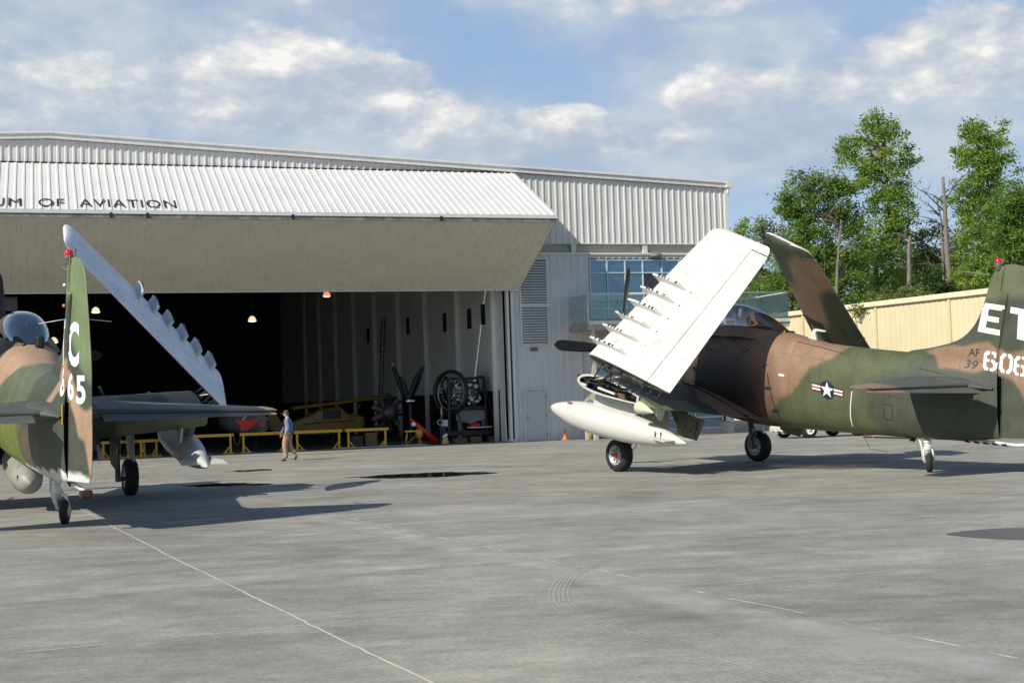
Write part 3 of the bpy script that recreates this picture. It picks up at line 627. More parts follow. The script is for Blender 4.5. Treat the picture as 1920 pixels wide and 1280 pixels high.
def wing(mb, LE0, TE0, LE1, TE1, N, t0, t1, c0=0, c1=1, s0=0, s1=1, ns=30, n=18, tip=False, camber=.02, caps=(1, 1)):
    rows = []
    for i in range(ns + 1):
        s_ = s0 + (s1 - s0) * i / ns; LE = LE0.lerp(LE1, s_); TE = TE0.lerp(TE1, s_); ch = TE - LE; cl = ch.length; x = ch.normalized(); y = (N - x * N.dot(x)).normalized(); t = t0 + (t1 - t0) * s_; sh = 1.0; a0 = a1 = 0.0
        if tip and s_ > 1 - tip:
            q = (s_ - 1 + tip) / tip; k = 1 - math.sqrt(max(0, 1 - q * q)); a0 = .24 * k; a1 = .10 * k; sh = math.sqrt(max(.0025, 1 - q * q))
        row = []
        for (c, h) in airfoil(c0, c1, t, n, camber):
            cc = a0 + c * (1 - a0 - a1); row.append(LE + x * (cc * cl) + y * (h * cl * sh))
        rows.append(row)
    mb.grid(rows, closed=True)
    for r in [q for q, f_ in ((rows[0], caps[0]), (rows[-1], caps[1])) if f_]:
        m = len(r) // 2; vs = [p for p in r]; mb.add(vs, [(i, i + 1, len(r) - 2 - i, len(r) - 1 - i) for i in range(m - 1)])
def decal(o_target, polys_fn, name, m, parent, d, lift=.004, cut=.06):
    """project a flat bmesh (in local coords) onto target mesh along direction d"""
    bm = polys_fn; axis_pts = [v.co.copy() for v in bm.verts]
    lo = Vector([min(p[i] for p in axis_pts) for i in range(3)]); hi = Vector([max(p[i] for p in axis_pts) for i in range(3)])
    for i, ax in ((1, Vector((0, 1, 0))), (2, Vector((0, 0, 1)))):
        x = lo[i] + cut
        while x < hi[i]:
            co = Vector((0, 0, 0)); co[i] = x; bmesh.ops.bisect_plane(bm, geom=bm.verts[:] + bm.edges[:] + bm.faces[:], plane_co=co, plane_no=ax); x += cut
    bms = bmesh.new()
    for t in (o_target if isinstance(o_target, list) else [o_target]): bms.from_mesh(t.data)
    bv = BVHTree.FromBMesh(bms); d = Vector(d).normalized()
    lost = []
    for v in bm.verts:
        h, nn, i, dist = bv.ray_cast(v.co - d * 4, d)
        if h is not None: v.co = h - d * lift
        else: lost.append(v)
    bmesh.ops.delete(bm, geom=lost, context='VERTS')
    bms.free(); me = bpy.data.meshes.new(name); bm.to_mesh(me); bm.free(); me.materials.append(m); o = bpy.data.objects.new(name, me); COL.objects.link(o); o.parent = parent; return o
def flat(polys):        # polys of local 3D points
    bm = bmesh.new()
    for P in polys: bm.faces.new([bm.verts.new(p) for p in P])
    bmesh.ops.triangulate(bm, faces=bm.faces); return bm
def text_bm(body, corners, bold=.02):
    """corners: bottom-left, bottom-right, top-left in local 3D"""
    me = text_mesh(body, 1.0, bold); x0 = min(v.co.x for v in me.vertices); x1 = max(v.co.x for v in me.vertices); y0 = min(v.co.y for v in me.vertices); y1 = max(v.co.y for v in me.vertices)
    BL_, BR_, TL_ = [Vector(c) for c in corners]
    for v in me.vertices: v.co = BL_ + (BR_ - BL_) * ((v.co.x - x0) / (x1 - x0)) + (TL_ - BL_) * ((v.co.y - y0) / (y1 - y0))
    bm = bmesh.new(); bm.from_mesh(me); bpy.data.meshes.remove(me); bmesh.ops.triangulate(bm, faces=bm.faces); return bm
def quadmap(c4_):      # unit square -> quad BL,BR,TR,TL
    BL_, BR_, TR_, TL_ = [Vector(c) for c in c4_]
    return lambda x, y: (BL_ * (1 - x) + BR_ * x) * (1 - y) + (TL_ * (1 - x) + TR_ * x) * y
GLY = {  # stencil glyph rectangles / polygons on a 0..1 box
 'E': [[(0, 0), (.30, 0), (.30, 1), (0, 1)], [(.30, .82), (1, .82), (1, 1), (.30, 1)], [(.30, .41), (.80, .41), (.80, .58), (.30, .58)], [(.30, 0), (1, 0), (1, .18), (.30, .18)]],
 'T': [[(0, .80), (1, .80), (1, 1), (0, 1)], [(.34, 0), (.66, 0), (.66, .80), (.34, .80)]],
 '6': [[(.0, .2), (.22, .28), (.22, .74), (.0, .82)], [(.0, .82), (.22, .74), (.44, .86), (.44, 1), (.2, 1)], [(.56, 1), (.8, 1), (1, .84), (1, .70), (.78, .70), (.78, .78), (.70, .86), (.56, .86)],
       [(.0, .2), (.2, 0), (.44, 0), (.44, .14), (.30, .14), (.22, .28)], [(.56, 0), (.8, 0), (1, .18), (.78, .25), (.70, .14), (.56, .14)], [(.78, .25), (1, .18), (1, .44), (.82, .58), (.56, .58), (.56, .44), (.70, .44), (.78, .38)], [(.22, .44), (.44, .44), (.44, .58), (.22, .58)]],
 '0': [[(.0, .2), (.24, .26), (.24, .74), (.0, .8)], [(.0, .8), (.24, .74), (.44, .86), (.44, 1), (.2, 1)], [(.56, 1), (.8, 1), (1, .8), (.76, .74), (.56, .86)], [(1, .8), (.76, .74), (.76, .26), (1, .2)], [(1, .2), (.76, .26), (.56, .14), (.56, 0), (.8, 0)], [(.0, .2), (.24, .26), (.44, .14), (.44, 0), (.2, 0)]],
}
def glyph(ch, quad):
    q = quadmap(quad); return flat([[q(x, y) for x, y in P] for P in GLY[ch]])

PAN = dict(LE0=(.93, 4.04, 2.74), TE0=(3.40, 3.78, 1.86), LE1=(1.82, .78, 5.86), TE1=(3.54, .62, 5.14))
def make_plane(k, label):
    root = thing('attack_airplane', (0, 0, 0), label, 'aircraft'); root.matrix_world = PM[k]; root['group'] = 'camouflaged propeller attack aircraft with folded wings'
    B = lambda mb, n, m, p=root, **kw: mb.build(n, m, p, **kw)
    isR = k == 'R'
    # ---- fuselage
    mb = MB(); As = np.concatenate([np.linspace(-2.62, -2.4, 6), np.linspace(-2.35, 9.02, 270)])
    mb.grid([fus_ring(a, 128) for a in As], closed=True); fz = B(mb, 'fuselage', M_paintf)
    if isR:
        regs = [([(-3, 1), (9.2, 1), (9.2, 4.2), (-3, 4.2)], DGR, .03),
                (pxpoly(k, [(1425, 800), (1445, 700), (1475, 640), (1500, 600), (1720, 640), (1705, 668), (1650, 700), (1612, 720), (1618, 760), (1640, 830), (1425, 830)], -.66), GRN, .12),
                (pxpoly(k, [(1300, 540), (1480, 600), (1568, 628), (1567, 642), (1545, 672), (1513, 690), (1500, 715), (1481, 740), (1460, 748), (1438, 775), (1424, 800), (1400, 800), (1390, 740), (1372, 716), (1345, 700), (1315, 690), (1290, 640)], -.72), TAN),
                (pxpoly(k, [(1220, 690), (1262, 650), (1312, 640), (1300, 716), (1255, 706), (1220, 700)], -.75), TAN, .02),
                (pxpoly(k, [(1733, 655), (1775, 640), (1800, 640), (1870, 640), (1880, 680), (1880, 708), (1862, 697), (1845, 693), (1820, 698), (1800, 693), (1762, 688), (1752, 672)], -.2), TAN),
                ([(-.8, 1.1), (1.6, 1.2), (3.2, 1.05), (3.5, 1.6), (3.2, 2.4), (2.3, 2.95), (.5, 3.0), (-.8, 2.9)], (.022, .018, .016), .55, .92),  # exhaust soot, deepened so the colour also carries the folded wing's shade
                ([(3, .86), (4.2, .9), (5.6, .85), (6.8, .8), (7.8, .8), (6.6, .93), (5.2, .99), (4.2, 1.06), (3.4, 1.08)], (.20, .15, .09), .04, .7)]
    else:
        regs = [([(-3, 0), (9.2, 0), (9.2, 4.2), (-3, 4.2)], DGR, .03),
                ([(-3, 0), (7.0, 0), (6.5, 1.6), (6.9, 2.4), (7.4, 3.2), (-3, 3.8)], (.105, .125, .075), .1),
                ([(-3, .2), (6.1, .2), (6.2, 1.4), (5.9, 2.1), (-3, 2.1)], (.15, .18, .04), .12),
                ([(6.15, .2), (7.6, .2), (7.5, 1.7), (6.2, 1.7)], BRN, .12),
                ([(-3, 2.3), (3.4, 2.25), (4.2, 2.45), (4.8, 2.75), (5.6, 2.83), (5.2, 3.4), (-3, 3.9)], TAN2, .05),
                ([(8.35, 2.35), (8.0, 2.1), (8.1, 2.0), (8.6, 2.3), (9.1, 2.5), (9.1, 2.9), (8.6, 2.9)], TAN2, .03)]
        sc_ = [(-3, 0), (9.2, 0), (9.2, .98)]; x = 9.0
        while x > 2.5:
            sc_ += [(x, .99 + .02 * math.sin(x * 3)), (x - .18, 1.05 + .03 * math.sin(x * 7)), (x - .36, 1.07 + .02 * math.sin(x * 5)), (x - .50, .985)]; x -= .5
        sc_ += [(-3, 1.2)]; regs.append((sc_, (.66, .66, .62), .015))
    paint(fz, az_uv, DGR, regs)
    # ---- fin
    FL = [(6.5, 2.55), (6.9, 2.72), (7.25, 2.745), (7.58, 2.79), (7.86, 2.84), (8.11, 2.92), (8.33, 3.06), (8.5, 3.24), (8.62, 3.44), (8.71, 3.64), (8.79, 3.86), (8.86, 4.05), (8.93, 4.19), (9.0, 4.28), (9.10, 4.34)]
    if not isR: FL = [(a, z + .06 * max(0, (z - 2.9) / 1.4)) for a, z in FL]
    hz = lambda z: (9.03 + (z - .9) * .06) if z < 2.15 else ((8.95 + (z - 2.15) * .205) if z < 3.82 else 9.12 + (z - 3.85) * .2)
    rows = []; zs = sorted(set([z for a, z in FL] + list(np.linspace(2.3, 4.34, 80))))
    for z in zs:
        le = hermite([q[1] for q in FL], [q[0] for q in FL], z) if z >= FL[0][1] else 6.5
        te = hz(z) - .012; te = max(te, le + .03); tk = max(.028, .065 - (z - 2.5) * .02); row = []
        for i in range(25):
            c = .5 - .5 * math.cos(math.pi * i / 24); a = le + (te - le) * c; wdt = tk * min(1, math.sqrt(min(1, c * 2.2 * max(.4, (te - le))))); row.append((a, wdt))
        if z > 4.2: row = [(a, w_ * max(.25, 1 - (z - 4.2) / .2)) for a, w_ in row]
        rows.append([L3(a, w_, z) for a, w_ in row] + [L3(a, -w_, z) for a, w_ in reversed(row)])
    mb = MB(); mb.grid(rows, closed=True); r = rows[-1]; mb.add(r, [(i, i + 1, len(r) - 2 - i, len(r) - 1 - i) for i in range(len(r) // 2 - 1)]); fn = B(mb, 'tail_fin', M_paint)
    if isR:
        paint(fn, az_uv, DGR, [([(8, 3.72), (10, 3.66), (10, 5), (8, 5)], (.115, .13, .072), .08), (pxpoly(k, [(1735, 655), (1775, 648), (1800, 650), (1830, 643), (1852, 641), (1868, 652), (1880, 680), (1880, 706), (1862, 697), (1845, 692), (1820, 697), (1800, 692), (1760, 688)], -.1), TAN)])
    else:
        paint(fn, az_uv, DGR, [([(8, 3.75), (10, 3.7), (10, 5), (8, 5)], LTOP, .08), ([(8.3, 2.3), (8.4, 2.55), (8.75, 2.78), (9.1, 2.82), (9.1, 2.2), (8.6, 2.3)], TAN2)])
    # ---- rudder
    defl = 0 if isR else R(10.5)
    TE = [(.92, .90), (1.0, 1.0), (1.6, 1.05), (2.5, 1.05), (3.2, .97), (3.7, .88), (4.0, .82), (4.15, .75), (4.25, .66), (4.32, .52), (4.36, .36)]
    rows = []; rzs = list(np.linspace(.90, 2.15, 30)) + list(np.linspace(2.16, 3.82, 40)) + list(np.linspace(3.83, 4.36, 20))
    for z in rzs:
        h0 = hz(z); ch = hermite([q[0] for q in TE], [q[1] for q in TE], z) - (h0 - 9.05); tk = max(.014, .03 - max(0, z - 2.5) * .01) * (1 if z < 4.25 else .5); row = []
        for i in range(17):
            c = i / 16; row.append((c * ch, tk * (1 - c) + .006))
        pts = [(x, w_) for x, w_ in row] + [(x, -w_) for x, w_ in reversed(row)]; out = []
        for x, w_ in pts:
            X = x + (h0 - 9.05); xr = X * math.cos(defl) - w_ * math.sin(defl) * -1; br = X * math.sin(defl) + w_ * math.cos(defl); out.append(L3(9.05 + (X * math.cos(defl) - w_ * math.sin(defl)), br, z))
        rows.append(out)
    mb = MB(); mb.grid(rows, closed=True)
    for r in (rows[0], rows[-1]): mb.add(r, [(i, i + 1, len(r) - 2 - i, len(r) - 1 - i) for i in range(len(r) // 2 - 1)])
    rd = B(mb, 'rudder', M_paint)
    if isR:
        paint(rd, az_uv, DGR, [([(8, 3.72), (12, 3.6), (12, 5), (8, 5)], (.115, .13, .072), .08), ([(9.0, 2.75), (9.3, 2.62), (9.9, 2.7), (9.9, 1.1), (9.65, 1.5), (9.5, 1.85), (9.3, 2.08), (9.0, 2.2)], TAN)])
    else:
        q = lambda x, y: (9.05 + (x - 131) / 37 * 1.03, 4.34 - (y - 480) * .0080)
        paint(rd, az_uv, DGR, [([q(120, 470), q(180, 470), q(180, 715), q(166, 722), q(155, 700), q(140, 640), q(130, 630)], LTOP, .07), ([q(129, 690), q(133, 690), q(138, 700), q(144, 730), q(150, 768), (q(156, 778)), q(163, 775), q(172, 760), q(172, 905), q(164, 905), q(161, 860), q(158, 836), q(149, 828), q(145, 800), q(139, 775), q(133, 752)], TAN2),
                               ([q(120, 890), q(140, 895), q(150, 893), q(160, 900), q(172, 904), q(172, 930), q(120, 930)], (.66, .66, .62), .02)])
    # ---- horizontal tail
    for sg in (-1, 1):
        LE0, LE1 = L3(6.95, sg * .15, 2.13), L3(8.06, sg * 3.46, 1.955); TE0, TE1 = L3(9.20, sg * .15, 1.80), L3(8.66, sg * 3.46, 1.845)
        st = MB(); T0, T1 = TE0 + Vector((0, 0, .075)), TE1 + Vector((0, 0, .055)); wing(st, LE0, T0, LE1, T1, ZV, .085, .08, 0, .72, 0, .93, 30, 12, camber=0); wing(st, LE0, T0, LE1, T1, ZV, .085, .09, 0, .70, .93, 1, 12, 12, tip=.07, camber=0)
        so = B(st, 'tailplane', M_paint); ev = MB(); wing(ev, LE0 - ZV * .02, TE0, LE1 - ZV * .02, TE1, ZV, .085, .08, .745, 1.0, .11, .985, 40, 8, camber=0, tip=.05); eo = B(ev, 'elevator', M_paint, so)
        mb = MB(); mb.span(LE0.lerp(TE0, .733).lerp(LE1.lerp(TE1, .733), .11) + ZV * .012, LE0.lerp(TE0, .733).lerp(LE1.lerp(TE1, .733), .95) + ZV * .012, .05, .03); B(mb, 'hinge_line', M_dark, so)
        ab = lambda co: np.stack([-co[:, 1], np.abs(co[:, 0])], 1)
        for o_ in (so, eo): paint(o_, ab, GRY, [([(0, 2.75), (12, 2.45), (12, 5), (0, 5)], TAN if isR else (.27, .215, .16), .1)])
        if True:
            rt = MB(); rows = []
            for i in range(14):
                a = 7.2 + 1.75 * i / 13; w_ = math.sin(math.pi * min(1, (i + .6) / 10.5) / 2) * (1 if i < 9 else max(.15, 1 - (i - 8) / 5.0)); zc = 2.10 - (a - 7.2) * .14; hw = fus(a)[2] * .9
                rows.append([L3(a, sg * (hw + .42 * w_ * math.cos(t)), zc + .15 * w_ * math.sin(t) + .03) for t in np.linspace(-math.pi / 2, math.pi / 2, 12)])
            rt.grid(rows); ro = B(rt, 'root_fillet', M_paint, so); paint(ro, az_uv, GRY, [])
    # ---- beacon, aerials
    mb = MB(); mb.lathe([(0, .05), (.09, .075), (.14, .075), (.15, 0)], L3(9.06, 0, 4.27), ZV, 16); bo = B(mb, 'beacon_base', mat('olive_fairing', (.10, .11, .07), .6))
    mb = MB(); mb.lathe([(0, .07), (.045, .072), (.08, .05), (.095, 0)], L3(9.06, 0, 4.415), ZV, 16); B(mb, 'beacon', M_redglass)
    mb = MB(); mb.tube([L3(8.12, 0, 4.31), L3(8.86, 0, 4.2)], .012, 6); B(mb, 'fin_aerial', mat('olive_rod', (.16, .17, .12), .5))
    if isR:
        mb = MB(); mb.prism([L3(*p) for p in [(3.93, -.02, 3.06), (4.24, -.02, 3.02), (4.20, -.02, 3.18), (4.24, -.02, 3.235), (4.5, -.02, 3.20), (4.5, -.02, 3.235), (4.22, -.02, 3.29), (4.14, -.02, 3.27), (4.07, -.02, 3.13)]], (.04, 0, 0)); B(mb, 'spine_aerial', M_white)
    else:
        mb = MB(); mb.tube([L3(9.0, -.03, 3.42), L3(8.7, -.42, 3.36)], .006, 5); mb.tube([L3(9.3, .03, 3.42), L3(9.2, .62, 3.37)], .006, 5); B(mb, 'fin_aerial', M_bare)
        mb = MB(); mb.box(L3(3.55, .12, 3.28), (.16, .3, .26)); B(mb, 'spine_box', M_dark, bevel=.05)
        mb = MB(); mb.lathe([(0, .028), (.03, .02), (.035, 0)], L3(8.98, -.05, 3.95), (-1, 0, 0), 10); B(mb, 'fin_light', M_mwhite)
        mb = MB(); mb.lathe([(0, .03), (.03, .022), (.036, 0)], L3(8.95, -.055, 3.63), (-1, 0, 0), 10); B(mb, 'fin_light', M_orange)
        mb = MB(); mb.box(L3(8.98, -.11, 1.93), (.01, .06, .32)); B(mb, 'hinge_cover', mat('yellow_tape', (.65, .45, .05), .5))
    # ---- canopy
    def canopy(a0, a1, hwf, ztf, zsf, n=24, m=20):
        rows = []
        for i in range(n + 1):
            a = a0 + (a1 - a0) * i / n; hw, zt, zs_ = hwf(a), ztf(a), zsf(a); rows.append([L3(a, hw * math.copysign(abs(math.cos(t)) ** .85, math.cos(t)), zs_ + (zt - zs_) * abs(math.sin(t)) ** .9) for t in np.linspace(0, math.pi, m)])
        return rows
    hwf = lambda a: hermite([-.6, 0, .8, 1.6, 2.4, 3.0, 3.3], [.36, .44, .49, .49, .45, .32, .12], a)
    ztf = lambda a: hermite([-.6, 0, .5, 1.2, 1.9, 2.4, 2.9, 3.3], [3.56, 3.86, 3.99, 4.03, 3.96, 3.80, 3.52, 3.27], a)
    zsf = lambda a: hermite([-.6, 1.0, 2.2, 3.3], [3.50, 3.46, 3.40, 3.24], a)
    mb = MB(); mb.grid(canopy(-.6, 3.29, hwf, ztf, zsf)); B(mb, 'canopy', M_canopy if isR else M_bcanopy, recalc=False)
    mb = MB()
    for sg in (-1, 1): mb.tube([L3(a, sg * hwf(a), zsf(a)) for a in np.linspace(-.6, 3.3, 24)], .035, 8)
    for a in (.05, 1.0): mb.tube([L3(a, hwf(a) * math.cos(t), zsf(a) + (ztf(a) - zsf(a)) * abs(math.sin(t)) ** .9) for t in np.linspace(0, math.pi, 16)], .022, 6)
    B(mb, 'canopy_frame', mat('canopy_frame_paint', (.075, .055, .04), .5))
    mb = MB()       # sill collar
    rows = [[L3(a, (hwf(a) + .02 + .16 * q) * s2, zsf(a) + .03 - .20 * q - .05 * q * q) for q in (0, .25, .5, .75, 1)] for s2 in (1,) for a in np.linspace(-.6, 3.42, 26)]
    mb.grid(rows); mb.grid([[Vector((-p.x, p.y, p.z)) for p in r] for r in rows]); so = B(mb, 'canopy_sill', M_paint); paint(so, az_uv, TAN if isR else BRN, [])
    for bx in (-.23, .23):
        mb = MB(); mb.box(L3(1.15, bx, 3.35), (.34, .14, .62)); mb.box(L3(1.1, bx, 3.70), (.22, .10, .18)); so = B(mb, 'seat', mat('grey_seat', (.30, .31, .30), .7), bevel=.04)
        mb = MB(); mb.lathe([(-.12, .02), (-.08, .10), (0, .13), (.08, .11), (.13, .03)], L3(.95, bx, 3.78), ZV, 14); B(mb, 'headrest', M_mwhite, so)
    mb = MB(); mb.box(L3(.2, 0, 3.45), (.7, .5, .26)); B(mb, 'cockpit_coaming', M_dark, bevel=.05)
    # ---- cowling mouth, spinner, propeller
    ring = fus_ring(-2.62, 64); cen = Vector((0, 2.62, 2.96)); mb = MB(); mb.grid([ring, [cen + (p - cen) * .86 + Vector((0, .02, 0)) for p in ring], [cen + (p - cen) * .8 + Vector((0, -.25, 0)) for p in ring], [cen + (p - cen) * .02 + Vector((0, -.25, 0)) for p in ring]], closed=True); B(mb, 'engine', M_dark)
    ax = Vector((0, math.cos(.155), math.sin(.155))); hub = L3(-2.78, 0, 3.02)
    mb = MB(); mb.lathe([(-.25, .12), (0, .15), (.18, .14), (.30, .09), (.36, 0)], hub, ax, 20); ho = B(mb, 'propeller_hub', M_dark)
    px_ = Vector((1, 0, 0)); pz = px_.cross(ax).normalized()
    rot0 = R(2.5) if isR else R(-5.5)
    for q in range(4):
        th = math.pi / 2 * q + rot0; rd_ = px_ * math.sin(th) + pz * math.cos(th); td = px_ * math.cos(th) - pz * math.sin(th); rows = []
        for i in range(18):
            f = i / 17; r_ = .1 + 2.12 * f; ch = hermite([0, .2, .5, .85, .97, 1], [.12, .22, .33, .31, .20, .03], f); tw = R(62 - 42 * f); x = (td * math.cos(tw) + ax * math.sin(tw)); y = (ax * math.cos(tw) - td * math.sin(tw)); tk = .07 * (1 - f) + .012
            rows.append([hub + rd_ * r_ + x * (ch / 2 * math.cos(t)) + y * (tk / 2 * math.sin(t)) for t in np.linspace(0, 2 * math.pi, 14, endpoint=False)])
        mb = MB(); mb.grid(rows, closed=True); mb.add(rows[-1], [tuple(range(14))]); B(mb, 'propeller_blade', M_prop)
    # ---- wing stubs with flap
    for sg in (-1, 1):
        LE0, TE0, LE1, TE1 = L3(-.62, sg * .45, 2.02), L3(3.05, sg * .45, 1.20), L3(-.02, sg * 3.62, 2.20), L3(2.72, sg * 3.62, 1.52); UPV = Vector((0, 0, 1))
        mb = MB(); wing(mb, LE0, TE0, LE1, TE1, UPV, .15, .155, 0, .80, 0, 1, 60, 22, caps=(1, 0)); so = B(mb, 'wing_stub', M_paint)
        top = lambda co: np.stack([-co[:, 1], np.abs(co[:, 0])], 1)
        if isR and sg < 0:
            paint(so, top, (.052, .066, .066), [([(1.6, .3), (3.4, .3), (3.4, 1.7), (2.2, 1.75), (1.2, 1.1)], TAN, .06), ([(-1, 2.75), (1.2, 3.0), (1.9, 3.2), (3.5, 2.3), (3.5, 4), (-1, 4)], (.14, .155, .085), .04)])
        else:
            paint(so, top, (.052, .060, .05), [([(-1, 1.0), (3.5, .8), (3.5, 2.3), (1.2, 2.0), (-1, 2.2)], (.19, .14, .11), .08), ([(-1, 3.0), (3.5, 3.0), (3.5, 4), (-1, 4)], (.20, .17, .13), .05)])
        dr_ = 0 if isR else R(50); mb = MB(); wing(mb, LE0, TE0, LE1, TE1, UPV, .15, .155, .805, 1.0, .03, .99, 30, 8)
        hA = LE0.lerp(TE0, .81); hB = LE1.lerp(TE1, .81); axv = (hB - hA).normalized() * sg; rotm = Matrix.Rotation(dr_, 4, axv * -1)
        mb.v = [tuple(hA + (rotm @ (Vector(v) - hA)) + (Vector((0, 0, -.03)) if dr_ else Vector())) for v in mb.v]
        fo = B(mb, 'flap', M_paint); paint(fo, top, (.052, .066, .066) if isR else DGR, [([(0, 1.9), (5, 1.6), (5, 4), (0, 4)], (.17, .19, .11), .05)] if not isR else [([(0, .3), (5, .3), (5, 1.7), (0, 1.75)], TAN, .05), ([(0, 2.3), (5, 2.2), (5, 4), (0, 4)], (.15, .165, .09), .04)])
        # wing root fillet
        mb = MB(); rows = []
        for i in range(20):
            c = i / 19; p = LE0.lerp(TE0, c); a = -p.y; hw = fus(a)[2]; zz = p.z + 3.7 * .13 * math.sin(math.pi * min(1, c * 1.05 + .02)) * .5
            rows.append([L3(a, sg * (hw - .05 + .34 * math.sin(t)), zz - .06 + .34 * (1 - math.cos(t)) * (1 - .5 * c)) for t in np.linspace(math.pi / 2, 0, 8)])
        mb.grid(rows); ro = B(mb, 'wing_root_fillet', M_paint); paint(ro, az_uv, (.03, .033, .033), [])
        # open fold rib
        c1 = LE1; ch = TE1 - LE1; cl = ch.length; x = ch.normalized(); y = (UPV - x * UPV.dot(x)).normalized(); of = Vector((sg * .012, 0, 0))
        def S_(c, h, o_=0.0): return c1 + x * (c * cl) + y * (h * cl) + Vector((sg * o_, 0, 0))
        prof = airfoil(.0, .80, .155, 20); m_ = len(prof)
        outer = [S_(c, h, .015) for c, h in prof]; inner = [S_(.02 + c * .93 + .012, .016 + (h - .016) * .76, .015) for c, h in prof]; deep = [p + Vector((-sg * .28, 0, 0)) for p in inner]
        mb = MB(); mb.grid([[p - Vector((sg * .03, 0, 0)) for p in outer], outer, inner], closed=True, smooth=False); ri = B(mb, 'fold_rib', M_wgrey if isR else M_lgreen)
        mb = MB(); mb.grid([inner, deep], closed=True, smooth=False); mb.add(deep, [(i, i + 1, m_ - 2 - i, m_ - 1 - i) for i in range(m_ // 2 - 1)]); B(mb, 'fold_bay', M_dark, ri)
        rr = random.Random(5); mb = MB()
        for q in range(16):
            c = .06 + .70 * rr.random(); h = .016 + rr.uniform(-.045, .05) * (1 - abs(c - .35)); mb.tube([S_(c, h, .0), S_(min(.77, c + rr.uniform(.06, .2)), h + rr.uniform(-.02, .015), rr.uniform(-.05, .03))], rr.uniform(.008, .022), 6)
        for q in range(14):
            c = .06 + .68 * rr.random(); h = .016 + rr.uniform(-.05, .04) * (1 - abs(c - .35)); mb.box(S_(c, h, -.04), (rr.uniform(.04, .16), .08, rr.uniform(.02, .06)), x, (1, 0, 0))
        B(mb, 'hydraulics', M_dmet, ri, bevel=.004)
        mb = MB(); mb.box(S_(.10, -.022, .02), (.20, .05, .05), x, (1, 0, 0)); mb.box(S_(.40, -.004, .02), (.62, .05, .05), x, (1, 0, 0)); B(mb, 'fold_fitting', M_bare, ri, bevel=.006)
        mb = MB(); mb.box(S_(.60, .0, .02), (.24, .05, .10), x, (1, 0, 0)); B(mb, 'brown_fitting', mat('brown_part', (.13, .075, .045), .6), ri, bevel=.006)
        if isR: mb = MB(); mb.lathe([(0, .10), (.06, .145), (.22, .125), (.55, .02), (.57, 0)], S_(.80, -.035, .02), x, 20); B(mb, 'rear_fairing', mat('fairing_cream', (.60, .60, .44), .5))
        mb = MB(); mb.tube([L3(-.15, sg * 2.95, 2.18), L3(-.85, sg * 2.95, 2.30)], .03, 8); B(mb, 'cannon', M_dark); mb = MB(); mb.tube([L3(-.3, sg * 1.9, 2.15), L3(-1.15, sg * 1.9, 2.46)], .03, 8); B(mb, 'cannon', M_dark)
        # ---- folded panel
        P = {q: L3(v[0], sg * v[1], v[2]) for q, v in PAN.items()}
        if not isR: pass
        Nw = (P['TE0'] - P['LE0']).cross(P['LE1'] - P['LE0']).normalized(); Nw = Nw if Nw.x * sg > 0 else -Nw       # lower surface faces outward
        UPN = -Nw
        mb = MB(); wing(mb, P['LE0'], P['TE0'], P['LE1'], P['TE1'], UPN, .135, .115, 0, .735, 0, .945, 60, 26)
        wing(mb, P['LE0'], P['TE0'], P['LE1'], P['TE1'], UPN, .135, .115, 0, .985, .945, 1.0, 16, 26, tip=.055); po = B(mb, 'folded_wing', M_paint, angle=50)
        ai = MB(); wing(ai, P['LE0'], P['TE0'], P['LE1'], P['TE1'], UPN, .135, .115, .742, 1.0, .0, .938, 50, 10); ao = B(ai, 'aileron', M_paint, po, angle=50)
        Mi = P
        def uvw(co):
            A_ = np.array(P['LE0']); sp = np.array(P['LE1']) - A_; out = np.zeros((len(co), 2)); n_ = np.array(Nw)
            LE0_, TE0_, LE1_, TE1_ = [np.array(P[q]) for q in ('LE0', 'TE0', 'LE1', 'TE1')]; s_ = np.full(len(co), .5); c_ = np.full(len(co), .5)
            for _ in range(12):
                f0 = LE0_ * (1 - s_[:, None]) + LE1_ * s_[:, None]; f1 = TE0_ * (1 - s_[:, None]) + TE1_ * s_[:, None]; q_ = co - (f0 * (1 - c_[:, None]) + f1 * c_[:, None])
                ds = (LE1_ - LE0_) * (1 - c_[:, None]) + (TE1_ - TE0_) * c_[:, None]; dc = f1 - f0
                a11 = (ds * ds).sum(1); a12 = (ds * dc).sum(1); a22 = (dc * dc).sum(1); b1 = (q_ * ds).sum(1); b2_ = (q_ * dc).sum(1); det = a11 * a22 - a12 * a12; s_ += (b1 * a22 - b2_ * a12) / det; c_ += (a11 * b2_ - a12 * b1) / det
            return np.stack([s_, c_], 1)
        wcol = (.62, .615, .575) if isR else (.74, .76, .77)  # same white paint, lifted on the left aircraft to offset its grazing sun
        def basefn(UV, co):
            uv0 = uvw(co); LE0_, TE0_, LE1_, TE1_ = [np.array(P[q]) for q in ('LE0', 'TE0', 'LE1', 'TE1')]
            mid = (LE0_ * (1 - uv0[:, :1]) + LE1_ * uv0[:, :1]) * (1 - uv0[:, 1:]) + (TE0_ * (1 - uv0[:, :1]) + TE1_ * uv0[:, :1]) * uv0[:, 1:]
            cm = .02 * 4 * uv0[:, 1] * (1 - uv0[:, 1]) * 2.2
            side = ((co - mid) @ np.array(Nw)) + cm; cam_ = np.tile(np.array(DGR), (len(co), 1))
            for poly, c in (([(1.03, -.3), (1.03, .62), (.90, .62), (.86, .40), (.72, .35), (.60, .16), (.58, -.3)], DGR), ([(.93, .62), (.93, 1.3), (.74, 1.3), (.70, .80), (.64, .66), (.55, .62), (.44, .56), (.34, .40), (.31, .24), (.0, .24), (-.1, -.3), (.62, -.3), (.62, .12), (.70, .33), (.84, .38)], TAN)):
                kk = np.clip(sdist(UV, poly) / .03 * .5 + .5, 0, 1)[:, None]; cam_ = cam_ * (1 - kk) + np.array(c) * kk
            lower = side > 0; cam_[lower] = wcol; return cam_
        for o_ in (po, ao): paint(o_, uvw, basefn, [], jitter=.012)
